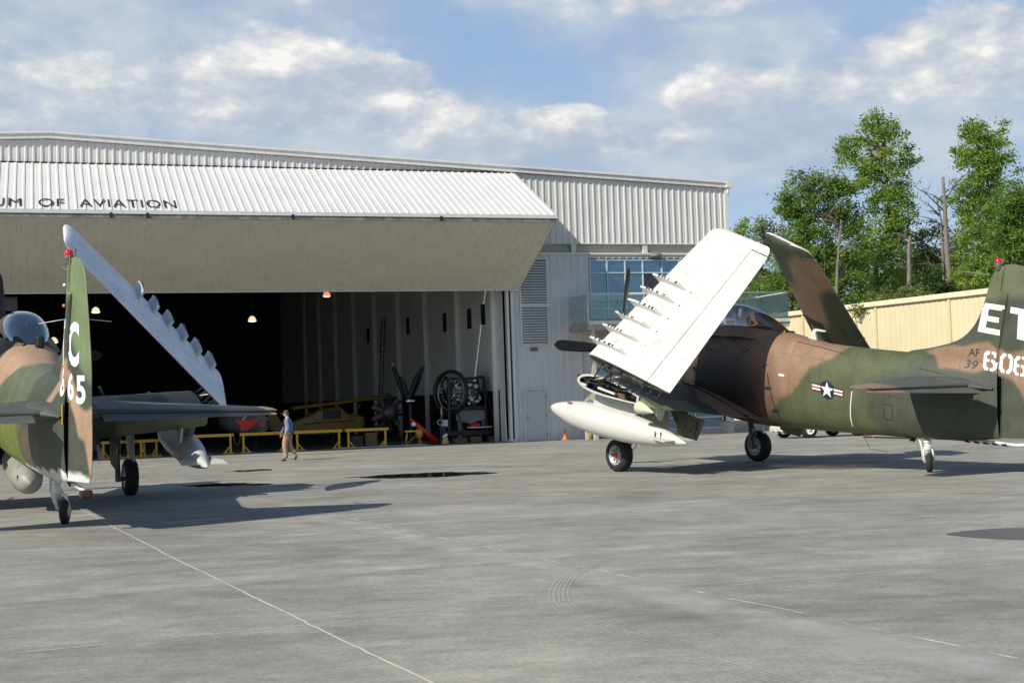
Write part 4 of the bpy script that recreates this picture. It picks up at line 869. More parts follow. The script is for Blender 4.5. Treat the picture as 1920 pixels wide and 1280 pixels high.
        # panel seams, root rib
        def W_(s_, c, h=0.0):
            LE = P['LE0'].lerp(P['LE1'], s_); TE_ = P['TE0'].lerp(P['TE1'], s_); return LE.lerp(TE_, c) + Nw * h
        prof = airfoil(.0, 1.0, .135, 20); ch2 = P['TE0'] - P['LE0']; x2 = ch2.normalized(); y2 = (UPN - x2 * UPN.dot(x2)).normalized(); sd = (P['LE0'] - P['LE1']).normalized()
        rim = [P['LE0'] + x2 * (c * ch2.length) + y2 * (h * ch2.length) + sd * .012 for c, h in prof]; inn = [P['LE0'] + x2 * ((.015 + c * .94) * ch2.length) + y2 * ((.014 + (h - .014) * .78) * ch2.length) + sd * .012 for c, h in prof]
        mb = MB(); mb.grid([rim, inn], closed=True, smooth=False); ri2 = B(mb, 'root_rib', M_lgreen, po, recalc=True)
        dp = [p - sd * .0 + Vector((0, 0, 0)) for p in inn]; dp = [p - sd * .004 for p in inn]; mb = MB(); mb.add([p + sd * -.003 for p in inn], [(i, i + 1, len(inn) - 2 - i, len(inn) - 1 - i) for i in range(len(inn) // 2 - 1)]); B(mb, 'rib_web', M_dark, po)
        mb = MB()
        for q in range(12):
            c = .08 + .6 * rr.random(); p0 = W_(0, c, -.03) + sd * .05; mb.box(p0, (rr.uniform(.06, .2), .1, rr.uniform(.04, .1)), x2, sd)
        B(mb, 'fold_hinge_blocks', M_dmet, po, bevel=.006)
        mb = MB()
        for cA, cB in ((.18, .20), (.36, .30), (.45, .52), (.60, .62), (.66, .70), (.30, .42)): mb.tube([W_(0, cA, -.03), S_(cB, .05, .0)], .018 if cA != .36 else .03, 8)
        for cA in (.55, .7, .8, .9): mb.tube([W_(0, cA, -.02), W_(0, cA, -.02) + sd * .12 + Vector((0, 0, -.10)), S_(min(.78, cA - .15), .055, -.02)], .010, 6)
        B(mb, 'fold_strut', M_dmet)
        mb = MB(); mb.tube([W_(0, .52, -.05), S_(.22, .05, 0)], .014, 6); B(mb, 'fold_strut', M_bare)
        # pylons on the lower surface
        for q in range(6):
            s_ = .076 + .478 * q / 5; o0, o1 = W_(s_, -.06, .02), W_(s_, .36, .085); loz = lambda c, h: W_(s_, c, h)
            base = [loz(-.01, -.01), loz(.10, .075), loz(.22, .095), loz(.39, .10)]; outl = [loz(.32, .27), loz(.16, .27), loz(.02, .25), loz(-.045, .225), loz(-.055, .18), loz(-.035, .12)]
            mb = MB(); mb.prism([p - sd * .030 for p in base + outl], sd * .06); pl = B(mb, 'pylon', M_white if isR else mat('grey_pylon', (.50, .52, .52), .5, dirt=.5, dirtcol=(.08, .08, .08)), po, bevel=.012)
            mb = MB(); mb.lathe([(0, .015), (.02, .032), (.06, .032), (.08, .01)], loz(-.075, .20), (x2), 10); B(mb, 'pylon_nose', M_white, pl)
            mb = MB()
            for _ in range(7): c = rr.uniform(0, .30); mb.box(loz(c, .268), (rr.uniform(.02, .06), .05, .014), x2, sd)
            B(mb, 'sway_brace', M_dmet, pl)
            mb = MB(); mb.box(loz(.47, .098), (.03, .02, .01), x2, sd); B(mb, 'access_plug', M_mgrey, po)
        # small details on the lower surface (landing-light slot etc.)
        mb = MB(); mb.box(W_(.10, .40, .106), (.16, .045, .012), x2, sd); mb.box(W_(.085, .36, .110), (.05, .03, .012), x2, sd); B(mb, 'slot', M_dark, po)
        # ---- drop tank with fins
        if isR and sg > 0: has_tank = False
        else: has_tank = True
        tb = 3.15 if isR else 3.40; tr_ = .368 if isR else .335; n0, n1 = L3(-1.72, sg * tb, 1.53), L3(3.2, sg * tb, .74); ln = (n1 - n0).length; axd = (n1 - n0).normalized()
        if has_tank:
            pr = [(0, .0)] + [(ln * f, tr_ * hermite([0, .03, .10, .25, .42, .6, .78, .9, .97, 1], [.0, .27, .55, .90, 1, .95, .70, .40, .19, .06], f)) for f in np.linspace(.004, 1, 50)] + [(ln + .01, 0)]
            mb = MB(); mb.lathe(pr, n0, axd, 40); tk = B(mb, 'drop_tank', M_white if isR else mat('tank_grey', (.52, .54, .53), .4, dirt=.3))
            for s2 in (-1, 1):
                f0 = n0 + axd * (ln * .80); mb = MB(); mb.prism([f0 + Vector((s2 * .20, 0, 0)), f0 + axd * .75 + Vector((s2 * .10, 0, 0)), f0 + axd * .80 + Vector((s2 * .46, 0, 0)), f0 + axd * .42 + Vector((s2 * .46, 0, 0))], (0, 0, .02)); B(mb, 'tank_fin', M_white, tk)
            mb = MB(); up_ = Vector((0, 0, 1)); q = n0 + axd * (ln * .30) + up_ * .385; pts = [q + axd * (.12 * i) + up_ * (.03 if i % 2 else -.015) for i in range(8)]; mb.tube(pts, .012, 5); mb.lathe([(0, .03), (.02, .03), (.03, 0)], n0 + axd * (ln * .52) + up_ * .36, up_, 10); B(mb, 'tank_straps', M_dmet, tk)
            mb = MB(); c_ = n0 + axd * (ln * .21); mb.box(c_ + Vector((sg * .20, 0, .268)), (.05, .17, .02), (1, 0, -.7 * sg), axd); B(mb, 'filler_mark', mat('faded_red', (.36, .09, .10), .6), tk)
            mb = MB(); c_ = n0 + axd * (ln * .845)
            for dd in (0, .14): mb = MB(); mb.box(c_ + axd * dd + Vector((sg * (.225 - dd * .35), 0, .07)), (.02, .02, .14), (1, 0, 0), axd); B(mb, 'tank_mark', M_mgrey, tk)
        # ---- pylons and doors below the stub
        def plate(b_, pts, th, name, m):
            mb = MB(); mb.prism([L3(a, sg * b_ - th / 2, z) for a, z in pts], (th, 0, 0)); return B(mb, name, m, bevel=min(.01, th / 3))
        plate(tb, [(.15, 1.86), (2.0, 1.62), (1.42, 1.26), (.70, 1.36), (-.05, 1.46), (.05, 1.65)], .12, 'tank_pylon', M_wgrey if isR else M_lgreen)
        plate(2.80, [(-.75, 1.72), (-.25, 2.0), (-.25, 1.55), (-.95, 1.55)], .03, 'gear_door', M_lgreen)
        plate(2.2, [(.72, 1.62), (1.62, 1.38), (1.62, .83), (1.1, .95), (.72, 1.05)], .03, 'gear_door', mat('inner_door_grey', (.42, .43, .39), .6))
        gd = plate(1.75, [(1.45, 1.42), (2.35, 1.20), (2.05, .72), (1.6, .80), (1.40, .90)], .04, 'wheel_door', mat('dirty_bay', (.20, .185, .15), .7, var=.4, dirt=.6))
        mb = MB()
        for (a, z) in ((2.12, 1.12), (2.08, 1.0), (2.03, .88), (1.7, 1.05), (1.9, .95)): mb.lathe([(0, .028), (.004, .028), (.005, 0)], L3(a, sg * 1.75 + sg * .024, z), (sg, 0, 0), 10)
        B(mb, 'lightening_hole', M_dark, gd)
        plate(3.05, [(1.95, 1.58), (2.45, 1.52), (2.28, 1.22), (2.2, 1.24)], .05, 'pylon_tail', M_wgrey)
        plate(1.35, [(2.35, 1.25), (2.95, 1.12), (2.72, .92), (2.6, .94)], .05, 'pylon_tail', M_wgrey)
        if has_tank: mb = MB(); mb.grid([[L3(1.0 + .02 * i, sg * (1.05 + .55 * j / 7), 1.42 - .42 * (i / 6) * math.sqrt(max(.05, 1 - ((j / 7 - .35) / .75) ** 2))) for j in range(8)] for i in range(7)]); B(mb, 'gear_fairing', M_lgreen, recalc=False)
        # ---- main gear
        mb = MB(); mb.tube([L3(.05, sg * 2.08, 1.75), L3(.02, sg * 2.1, .95)], .085, 14); mb.tube([L3(.02, sg * 2.1, .95), L3(.0, sg * 2.12, .40)], .06, 14); mb.tube([L3(0, sg * 2.12, .40), L3(0, sg * 2.38, .40)], .05, 12); mb.tube([L3(.02, sg * 2.1, 1.45), L3(.55, sg * 2.1, 1.55)], .035, 8); mb.box(L3(.0, sg * 2.12, .45), (.10, .16, .22)); mb.tube([L3(.09, sg * 2.1, 1.0), L3(.20, sg * 2.1, .75), L3(.08, sg * 2.12, .48)], .02, 8); B(mb, 'gear_leg', mat('gear_grey', (.16, .16, .15), .45, .3, dirt=.4))
        W0 = L3(0, sg * 2.38, .402 - (PM[k] @ L3(0, sg * 2.38, 0)).z); mb = MB()
        pr = [(-.14, .24), (-.145, .29), (-.14, .335), (-.11, .385), (-.06, .402), (0, .405), (.06, .402), (.11, .385), (.14, .335), (.145, .29), (.14, .24)]
        mb.lathe(pr, W0, (sg, 0, 0), 48)
        for gq in (-.05, -.02, .02, .05): pass
        tw_ = B(mb, 'main_wheel', M_rubber)
        mb = MB(); mb.lathe([(.13, .245), (.125, .22), (.07, .20), (.05, .12), (.07, .09), (.10, .08), (.10, 0)], W0, (sg, 0, 0), 36); mb.lathe([(-.13, .245), (-.12, .20), (-.06, .18), (-.05, .0)], W0, (sg, 0, 0), 36)
        B(mb, 'wheel_hub', mat('wheel_grey', (.36, .36, .34), .4, .3, dirt=.6), tw_)
        mb = MB(); [mb.lathe([(0, .022), (.012, .022), (.014, 0)], W0 + Vector((sg * .072, .155 * math.cos(t), .155 * math.sin(t))), (sg, 0, 0), 8) for t in np.linspace(0, 2 * math.pi, 8, endpoint=False)]; B(mb, 'hub_bolts', M_dark, tw_)
        mb = MB(); mb.lathe([(.10, .062), (.135, .06), (.14, 0)], W0, (sg, 0, 0), 18); B(mb, 'hub_cap', M_red, tw_)
        mb = MB(); mb.lathe([(-.105, .04), (-.11, .19), (-.10, .19)], W0, (sg, 0, 0), 20); [mb.lathe([(0, .03), (.02, .03), (.022, 0)], W0 + Vector((-sg * .10, .15 * math.cos(t), .15 * math.sin(t))), (-sg, 0, 0), 8) for t in np.linspace(0, 2 * math.pi, 9, endpoint=False)]; B(mb, 'brake', M_bare, tw_)
        if sg < 0:
            mb = MB(); mb.tube([L3(.30, sg * 2.2, .78), L3(.46, sg * 2.25, .70), L3(.52, sg * 2.28, .58), L3(.40, sg * 2.3, .47), L3(.22, sg * 2.3, .48)], .012, 6); B(mb, 'brake_hose', M_dark)
    # ---- tail wheel
    tx = 7.26; lat = 0.0 if isR else .11; tz = -(PM[k] @ L3(tx, 0, 0)).z; wx = tx + (.02 if isR else .13)
    mb = MB(); mb.tube([L3(tx - .02, 0, .86), L3(tx - .02, 0, .50)], .065, 14); mb.lathe([(0, .085), (.06, .085)], L3(tx - .02, 0, .62), ZV, 14); mb.lathe([(0, .08), (.05, .08)], L3(tx - .02, 0, .76), ZV, 14)
    axw = Vector((math.cos(R(17 if isR else 2)), -math.sin(R(17 if isR else 2)) if isR else math.sin(R(6)), 0)); axl = (PMI[k].to_3x3() @ axw); axl.z = 0; axl.normalize(); fwd = Vector((-axl.y, axl.x, 0)); WC = L3(wx, lat, .205 + tz); top_ = L3(tx - .02, 0, .60 + tz * .5)
    for s2 in (-1, 1): mb.tube([top_ + axl * (s2 * .06), (top_ + WC) / 2 + axl * (s2 * .095) + Vector((0, 0, .06)), WC + axl * (s2 * .095)], [.026, .024, .022], 8)
    mb.tube([L3(tx - .16, -.08, .86), top_ - axl * .12 + fwd * .05, WC - axl * .12 + Vector((0, 0, .04))], .022, 8); mb.box(top_, (.13, .12, .09), axl, fwd); B(mb, 'tail_gear_leg', M_bare)
    mb = MB(); mb.lathe([(-.065, .09), (-.068, .14), (-.05, .192), (0, .205), (.05, .192), (.068, .14), (.065, .09)], WC, axl, 32); tw_ = B(mb, 'tail_wheel', M_rubber); mb = MB(); mb.lathe([(-.07, .0), (-.07, .07), (-.055, .10), (.055, .10), (.07, .07), (.07, 0)], WC, axl, 20); B(mb, 'wheel_hub', M_bare, tw_)
    mb = MB(); mb.tube([L3(tx - .32, 0, .86), L3(tx - .36, 0, .80), L3(tx - .46, 0, .81)], .03, 8); mb.tube([L3(tx + 1.0, .05, .84), L3(tx + 1.35, .05, .80)], .02, 8); B(mb, 'tail_bracket', M_dmet)
    # ---- arresting hook
    mb = MB(); hk = [L3(7.9, .05, .86), L3(8.9, .05, .80), L3(9.35, .05, .76), L3(9.9, .05, .80)] if isR else [L3(8.3, .1, .86), L3(8.9, .12, .80), L3(9.27, .19, .74)]
    mb.tube(hk, .035, 10); ho = B(mb, 'arresting_hook', M_bare); mb = MB()
    for a in (8.15, 8.37, 8.59, 8.81, 9.03): q_ = .845 - (a - 7.9) * .06; mb.tube([L3(a, .05, q_), L3(a + .11, .05, q_ - .007)], .038, 10)
    if isR: B(mb, 'hook_stripe', M_black, ho)
    else:
        mb = MB(); mb.box(L3(9.27, .20, .69), (.19, .17, .13)); B(mb, 'hook_shoe', mat('rust_red_block', (.032, .013, .011), .7, var=.4), ho, bevel=.03)
        mb = MB(); mb.lathe([(0, .0), (.03, .08), (.2, .22), (.7, .31), (1.6, .335), (2.4, .31), (2.9, .25), (3.12, .15), (3.2, 0)], L3(1.0, -.12, 1.05), L3(3.55, 0, -.50), 28); B(mb, 'belly_tank', mat('belly_grey', (.27, .27, .24), .5, dirt=.5))
        mb = MB(); mb.box(L3(3.9, -.33, .70), (.02, .10, .12)); B(mb, 'tank_slot', M_dark)
    if isR:
        mb = MB(); mb.lathe([(0, .03), (.03, .028), (.05, 0)], L3(5.9, -.12, .87), (0, 0, -1), 10); B(mb, 'belly_light', mat('belly_red_light', (.6, .02, .01), .2, emit=(1, .05, .02), estr=3.0))
        mb = MB(); mb.box(L3(6.3, -.1, .85), (.14, 1.3, .03)); B(mb, 'belly_plate', M_dark, bevel=.01)
        mb = MB(); mb.tube([L3(5.98, -.5, .86), L3(6.13, -.5, .62), L3(6.6, -.5, .57)], .006, 5); B(mb, 'whip_aerial', M_dark)
        mb = MB(); [mb.tube([L3(a, -.5, 1.05), L3(a, -.5, .88)], .012, 6) for a in (3.0, 3.2)]; B(mb, 'belly_mast', M_bare)
    # ---- lettering and markings
    SD = (1, 0, 0)       # project from the left side
    if isR:
        A_ = lambda u, v, b=-.08: L3(onb(k, u, v, b)[0], -1, onb(k, u, v, b)[1])
        decal(fn, glyph('E', [A_(1831, 621), A_(1879, 630), A_(1882, 573), A_(1840, 567)]), 'lettering', M_mwhite, fn, SD)
        decal([rd], glyph('T', [A_(1888, 632), A_(1935, 642), A_(1935, 583), A_(1892, 575)]), 'lettering', M_mwhite, rd, SD)
        decal([fz, fn], glyph('6', [A_(1842, 692), A_(1867, 697), A_(1870, 661), A_(1845, 656)]), 'numerals', M_mwhite, fn, SD, cut=.03)
        for x0, chh in ((1870, '0'), (1896, '6')): decal(rd, glyph(chh, [A_(x0, 697 + (x0 - 1870) * .2), A_(x0 + 24, 702 + (x0 - 1870) * .2), A_(x0 + 28, 665 + (x0 - 1870) * .2), A_(x0 + 4, 661 + (x0 - 1870) * .2)]), 'numerals', M_mwhite, rd, SD)
        decal([fz, fn], text_bm('AF', [A_(1811, 667, -.15), A_(1831, 669, -.15), A_(1812, 652, -.15)], .012), 'small_lettering', M_mgrey, fn, SD, cut=.03)
        decal([fz, fn], text_bm('39', [A_(1806, 689, -.17), A_(1828, 692, -.17), A_(1808, 674, -.17)], .012), 'small_lettering', M_mgrey, fz, SD, cut=.03)
        # star and bar
        ca, cz = onb(k, 1551.5, 731, -.62); dz = -.085
        def T2(a, z): return L3(ca + a, -1, cz + z + a * -.20)
        Rr = .20
        circ = lambda r_, lift: None
        disc = flat([[T2(Rr * math.cos(t), Rr * math.sin(t)) for t in np.linspace(0, 2 * math.pi, 40, endpoint=False)]]); decal(fz, disc, 'insignia_disc', M_navy, fz, SD, .004, .05)
        for s2 in (-1, 1): bar = flat([[T2(s2 * .15, -.075), T2(s2 * .43, -.075), T2(s2 * .43, .085), T2(s2 * .15, .085)]]); decal(fz, bar, 'insignia_border', M_navy, fz, SD, .005, .05)
        for s2 in (-1, 1): bar = flat([[T2(s2 * .17, -.05), T2(s2 * .41, -.05), T2(s2 * .41, .06), T2(s2 * .17, .06)]]); decal(fz, bar, 'insignia_bar', M_mwhite, fz, SD, .008, .05)
        for s2 in (-1, 1): bar = flat([[T2(s2 * .17, -.014), T2(s2 * .41, -.014), T2(s2 * .41, .024), T2(s2 * .17, .024)]]); decal(fz, bar, 'insignia_stripe', M_mred, fz, SD, .011, .05)
        disc = flat([[T2(.185 * math.cos(t), .185 * math.sin(t)) for t in np.linspace(0, 2 * math.pi, 40, endpoint=False)]]); decal(fz, disc, 'insignia_disc', M_navy, fz, SD, .0115, .05)
        st = []
        for q in range(5):
            t0 = math.pi / 2 + q * 2 * math.pi / 5; r1, r2 = .182, .182 * .382; st.append([T2(0, 0), T2(r2 * math.cos(t0 - math.pi / 5), r2 * math.sin(t0 - math.pi / 5)), T2(r1 * math.cos(t0), r1 * math.sin(t0)), T2(r2 * math.cos(t0 + math.pi / 5), r2 * math.sin(t0 + math.pi / 5))])
        decal(fz, flat(st), 'insignia_star', M_mwhite, fz, SD, .015, .05)
        def quadpx(pts, b_, m, name, lift=.004): decal(fz, flat([[A_(u, v, b_) for u, v in pts]]), name, m, fz, SD, lift, .04)
        quadpx([(1461, 704), (1471, 706), (1471, 702), (1461, 700)], -.7, M_mwhite, 'stencil')
        quadpx([(1341, 634), (1345, 622), (1357, 624)], -.78, M_bare, 'triangle_mark')
        quadpx([(1366, 617), (1383, 622), (1384, 618), (1368, 614)], -.70, M_bare, 'stencil')
        for L_ in ([(1441, 700), (1455, 788)], [(1590, 733), (1582, 800)], [(1330, 640), (1354, 644)], [(1330, 640), (1326, 655)], [(1354, 644), (1350, 658)], [(1326, 655), (1350, 658)], [(1475, 640), (1560, 662)], [(1700, 690), (1740, 700)], [(1405, 632), (1385, 675)], [(1645, 758), (1643, 785)], [(1660, 760), (1658, 788)], [(1645, 758), (1660, 760)], [(1643, 785), (1658, 788)]):
            (u0, v0), (u1, v1) = L_; d_ = Vector((u1 - u0, v1 - v0)).normalized(); n_ = Vector((-d_.y, d_.x)) * (.5 if L_[0][0] not in (1441, 1590) else .9)
            quadpx([(u0 + n_.x, v0 + n_.y), (u1 + n_.x, v1 + n_.y), (u1 - n_.x, v1 - n_.y), (u0 - n_.x, v0 - n_.y)], -.7, M_bare if L_[0][0] == 1590 else mat('panel_gap', (.02, .018, .015), .8), 'panel_seam')
        for (u, v) in ((1440, 727), (1448, 770)):
            quadpx([(u - 5, v - 3), (u + 7, v - 2), (u + 7, v + 4), (u - 5, v + 3)], -.72, M_dark, 'latch')
        for (u, v) in ((1367, 638), (1396, 658), (1433, 686)): quadpx([(u - 4, v + 1), (u + 4, v - 4), (u + 5, v - 2), (u - 3, v + 3)], -.74, M_dark, 'vent_slot')
        # dark insignia patch on the upper face of the right folded wing
        P = {q: L3(*v) for q, v in PAN.items()}; Nw = (P['TE0'] - P['LE0']).cross(P['LE1'] - P['LE0']).normalized(); Nw = Nw if Nw.x > 0 else -Nw
        def WW(s_, c): return P['LE0'].lerp(P['LE1'], s_).lerp(P['TE0'].lerp(P['TE1'], s_), c)
        tgt = [o_ for o_ in bpy.data.objects if o_.parent == root and o_.name.startswith('folded_wing')][-1]
        def wproj(polys, m, name, lift):
            bm = flat([[WW(s_, c) for s_, c in pp] for pp in polys]); bmesh.ops.subdivide_edges(bm, edges=bm.edges, cuts=5, use_grid_fill=True); bt = bmesh.new(); bt.from_mesh(tgt.data); bv = BVHTree.FromBMesh(bt)
            for v in bm.verts:
                h, nn, i, dist = bv.ray_cast(v.co - Nw * 2, Nw)
                if h is not None: v.co = h - Nw * lift
            bt.free(); me_ = bpy.data.meshes.new(name); bm.to_mesh(me_); bm.free(); me_.materials.append(m); o_ = bpy.data.objects.new(name, me_); COL.objects.link(o_); o_.parent = tgt
        wproj([[(.40, .0), (.41, .44), (.345, .44), (.335, .14), (.34, .0)], [(.34, .30), (.345, .44), (.12, .48), (.12, .33)], [(.34, .0), (.335, .12), (.12, .16), (.05, .0)]], M_black, 'wing_marking', .006)
    else:
        zz = lambda y: 4.34 - (y - 480) * .0080
        decal(fn, text_bm('T', [L3(8.62, -1, 2.70), L3(8.98, -1, 2.70), L3(8.62, -1, 3.42)], .03), 'lettering', M_mwhite, fn, SD)
        decal(rd, text_bm('C', [L3(9.10, -1, zz(690)), L3(9.58, -1, zz(690)), L3(9.10, -1, zz(603))], .035), 'lettering', M_mwhite, rd, SD)
        decal([fz, fn], text_bm('6', [L3(8.66, -1, 2.22), L3(8.96, -1, 2.20), L3(8.66, -1, 2.70)], .03), 'numerals', M_mwhite, fn, SD, cut=.03)
        decal(rd, text_bm('6', [L3(9.07, -1, zz(753)), L3(9.34, -1, zz(755)), L3(9.07, -1, zz(700))], .03), 'numerals', M_mwhite, rd, SD)
        decal(rd, text_bm('5', [L3(9.44, -1, zz(761)), L3(9.84, -1, zz(763)), L3(9.44, -1, zz(706))], .03), 'numerals', M_mwhite, rd, SD)
    return root
make_plane('R', 'camouflaged aircraft with white folded wing and white drop tank, tail marked ET 606')
make_plane('L', 'camouflaged aircraft seen from behind, pale folded wing leaning, tail marked TC 665')

# ------------------------------------------------------------------ beige building
BD = Vector((-.443, .897, 0)).normalized(); BN = Vector((-.897, -.443, 0)).normalized()
BG = thing('storage_building', (25.6, 74.9, 0), 'long low beige ribbed metal building with pale roof edge behind the aircraft', 'building')
BH = 6.98
b = MB(); ribbed(b, BD * -16, BD, ZV, BN, 60, BH - .25, pitch=.42, h=.025); b.build('wall', M_beige, BG)
b = MB(); ribbed(b, BD * -16 - BN * 14, BN, ZV, -BD, 14, BH - .25, pitch=.42, h=.025); b.build('wall', M_beige, BG)
b = MB(); b.span(BD * -16.2 + Vector((0, 0, BH - .12)) + BN * .08, BD * 44 + Vector((0, 0, BH - .12)) + BN * .08, .22, .30); b.build('roof_edge', mat('cream_edge', (.72, .66, .46), .5), BG, bevel=.03)
b = MB(); b.add([BD * -16 + Vector((0, 0, BH)), BD * 44 + Vector((0, 0, BH)), BD * 44 - BN * 14 + Vector((0, 0, BH + .15)), BD * -16 - BN * 14 + Vector((0, 0, BH + .15))], [(0, 1, 2, 3)]); b.build('roof', M_trim, BG)
for t in (-14, -8.2, -2.7, 2.55, 8.6, 15.5, 22):
    b = MB(); b.box(BD * t + BN * .05 + Vector((0, 0, BH / 2 - .15)), (.16, .10, BH - .3), BD, BN); b.build('wall_seam', mat('beige_trim', (.62, .52, .30), .5), BG)
b = MB(); b.box(BD * 9.9 + BN * .12 + Vector((0, 0, 4.75)), (.40, .22, .42), BD, BN); lo_ = b.build('wall_light', mat('grey_fitting', (.18, .17, .15), .5), BG, bevel=.03)
b = MB(); b.box(BD * 9.9 + BN * .24 + Vector((0, 0, 4.66)), (.34, .02, .16), BD, BN); b.build('lens', M_wgrey, lo_)
b = MB(); b.box(BD * -1.2 + BN * .06 + Vector((0, 0, 5.05)), (.14, .08, .30), BD, BN); b.build('wall_box', M_trim, BG)

# ------------------------------------------------------------------ trees
def leafmat(name, c1, c2):
    m = bpy.data.materials.new(name); m.use_nodes = True; t = NT(m.node_tree); t.n.clear()
    at = t.node('ShaderNodeAttribute', attribute_name='tone').outputs['Fac']; col = t.mix(at, c4(c1), c4(c2))
    d = t.node('ShaderNodeBsdfPrincipled'); t.put(d.inputs['Base Color'], col); d.inputs['Roughness'].default_value = .5; d.inputs['Specular IOR Level'].default_value = .35
    tr = t.node('ShaderNodeBsdfTranslucent'); sc = t.node('ShaderNodeVectorMath', operation='MULTIPLY'); t.put(sc.inputs[0], col); sc.inputs[1].default_value = (1.5, 1.5, .6); t.put(tr.inputs[0], sc.outputs[0])
    mx = t.node('ShaderNodeMixShader'); mx.inputs[0].default_value = .42; t.l.new(d.outputs[0], mx.inputs[1]); t.l.new(tr.outputs[0], mx.inputs[2]); o = t.node('ShaderNodeOutputMaterial'); t.l.new(mx.outputs[0], o.inputs[0]); return m
LM = [leafmat('leaves_fresh', (.125, .205, .032), (.28, .38, .075)), leafmat('leaves_deep', (.085, .155, .026), (.20, .30, .06)), leafmat('leaves_olive', (.10, .14, .04), (.21, .25, .085)), leafmat('needles_dark', (.035, .07, .02), (.09, .14, .04))]
M_bark = mat('bark', (.13, .10, .075), .9, var=.35, vscale=6, bump=.5)
M_pbark = mat('pale_bark', (.17, .145, .12), .9, var=.35, vscale=5, bump=.5)
def at_px(u, v, D_):
    r_ = pixray(u, v); return Vector((0, 0, CH)) + r_ * (D_ / r_.y)
def tree(lobes, D_, label, lm=0, seed=1, dens=1.0, trunk=None, leaf=.205, cl=.85, group='broadleaf trees behind the beige building', name='broadleaf_tree', cat='tree', bark=None):
    rr = np.random.default_rng(seed); rp = random.Random(seed)
    base_u = trunk if trunk else lobes[-1][0]; g0 = at_px(base_u, 700, D_); t = thing(name, (g0.x, g0.y, 0), label, cat, group)
    O = Vector((g0.x, g0.y, 0)); verts = []; faces = []; tones = []; cents = []
    for (u, v, rx, ry) in lobes:
        c = at_px(u, v, D_) - O; k = D_ / CF; ax_ = (rx * k, max(rx, ry) * k * .8, ry * k)
        n = max(6, int(dens * .62 * (rx * k) * (ry * k) * math.pi / (cl * cl * .55) * 1.9))
        for _ in range(n):
            d = rr.normal(size=3); d /= np.linalg.norm(d); r_ = rr.uniform(.12, 1.0) ** .45; p = np.array(c) + d * r_ * np.array(ax_) * (1 + .12 * rr.normal())
            cents.append((p, d * r_))
    for (p, d) in cents:
        tone = float(np.clip(rr.normal(.42, .20), 0, 1)); sz = cl * rr.uniform(.55, 1.25); m = int(88 * dens * (sz / cl) ** 1.6) + 16
        for _ in range(m):
            q = rr.normal(size=3) * np.array([.38, .38, .27]) * sz; nrm = rr.normal(size=3) * .75 + d * .5 + np.array([0, 0, .65]); nrm /= np.linalg.norm(nrm); a = np.cross(nrm, rr.normal(size=3)); a /= np.linalg.norm(a); b_ = np.cross(nrm, a); s_ = leaf * rr.uniform(.55, 1.25); cc = p + q; b0 = len(verts)
            verts += [cc - a * s_ * .62, cc + b_ * s_ * .30 - a * s_ * .05, cc + a * s_ * .62, cc - b_ * s_ * .30 - a * s_ * .05]; faces.append((b0, b0 + 1, b0 + 2, b0 + 3)); tv = float(np.clip(tone + rr.normal() * .13, 0, 1)); tones += [tv] * 4
    me = bpy.data.meshes.new('crown'); me.from_pydata([tuple(v) for v in verts], [], faces); at = me.attributes.new('tone', 'FLOAT', 'POINT'); at.data.foreach_set('value', tones); me.materials.append(LM[lm]); o = bpy.data.objects.new('crown', me); COL.objects.link(o); o.parent = t
    top = max(c[0][2] for c in cents); mb = MB(); tx_ = 0
    pts = [Vector((rp.uniform(-.15, .15) * i, rp.uniform(-.1, .1) * i, top * .92 * i / 7)) for i in range(8)]; tc_ = at_px(lobes[0][0], lobes[0][1], D_) - O
    for i, p in enumerate(pts): p.x += tc_.x * (i / 7) ** 1.3
    r0 = max(.09, top * .014); mb.tube(pts, [r0 * (1 - .85 * i / 7) for i in range(8)], 8); mb2 = MB()
    for _ in range(min(16, len(cents) // 6)):
        p, d = cents[rp.randrange(len(cents))]; p = Vector(p); hh = max(.8, min(top * .88, p.z - abs(p.x) * .6 - .6)); i = min(6, int(hh / (top * .92) * 7)); s0 = pts[i].lerp(pts[i + 1], hh / (top * .92) * 7 - i) if hh < top * .92 else pts[-1]; mid = (s0 + p) / 2 + Vector((0, 0, .3)); mb2.tube([s0, mid, p], [r0 * .42, r0 * .25, .02], 6)
    tk_ = mb.build('trunk', bark or M_bark, t)
    if mb2.v: mb2.build('limbs', bark or M_bark, t)
    return t
tree([(1645, 245, 48, 38), (1600, 285, 40, 34), (1668, 300, 55, 46), (1640, 350, 58, 50), (1690, 400, 40, 52), (1655, 430, 50, 50), (1650, 500, 66, 60)], 104, 'tallest tree, tall open bright green crown rising left of the bare dead trunk', 0, 3, 1.0, 1655)
tree([(1850, 250, 48, 34), (1825, 300, 44, 42), (1868, 310, 38, 44), (1835, 380, 50, 55), (1840, 460, 58, 60), (1830, 530, 60, 45)], 102, 'tall full green tree directly right of the bare dead trunk', 0, 5, 1.15, 1840)
tree([(1512, 345, 30, 26), (1560, 355, 44, 34), (1480, 385, 30, 26), (1525, 410, 66, 44), (1590, 410, 36, 40), (1515, 480, 66, 52), (1500, 545, 62, 34)], 98, 'dense green tree behind the camouflaged folded wing tip', 1, 7, 1.2, 1520)
tree([(1900, 370, 34, 36), (1930, 400, 46, 50), (1890, 440, 40, 50), (1925, 490, 50, 60)], 95, 'dark green tree at the right edge above the tail fin', 1, 9, 1.2, 1915)
tree([(1430, 430, 30, 26), (1455, 450, 34, 30), (1425, 480, 36, 34), (1440, 530, 46, 36)], 115, 'small grey-green tree just left of the camouflaged folded wing tip', 2, 11, .8, 1440)
tree([(1385, 430, 22, 20), (1372, 460, 22, 40), (1395, 490, 30, 40), (1390, 540, 40, 30)], 112, 'small green tree beside the hangar corner above the white wing', 0, 13, .9, 1385)
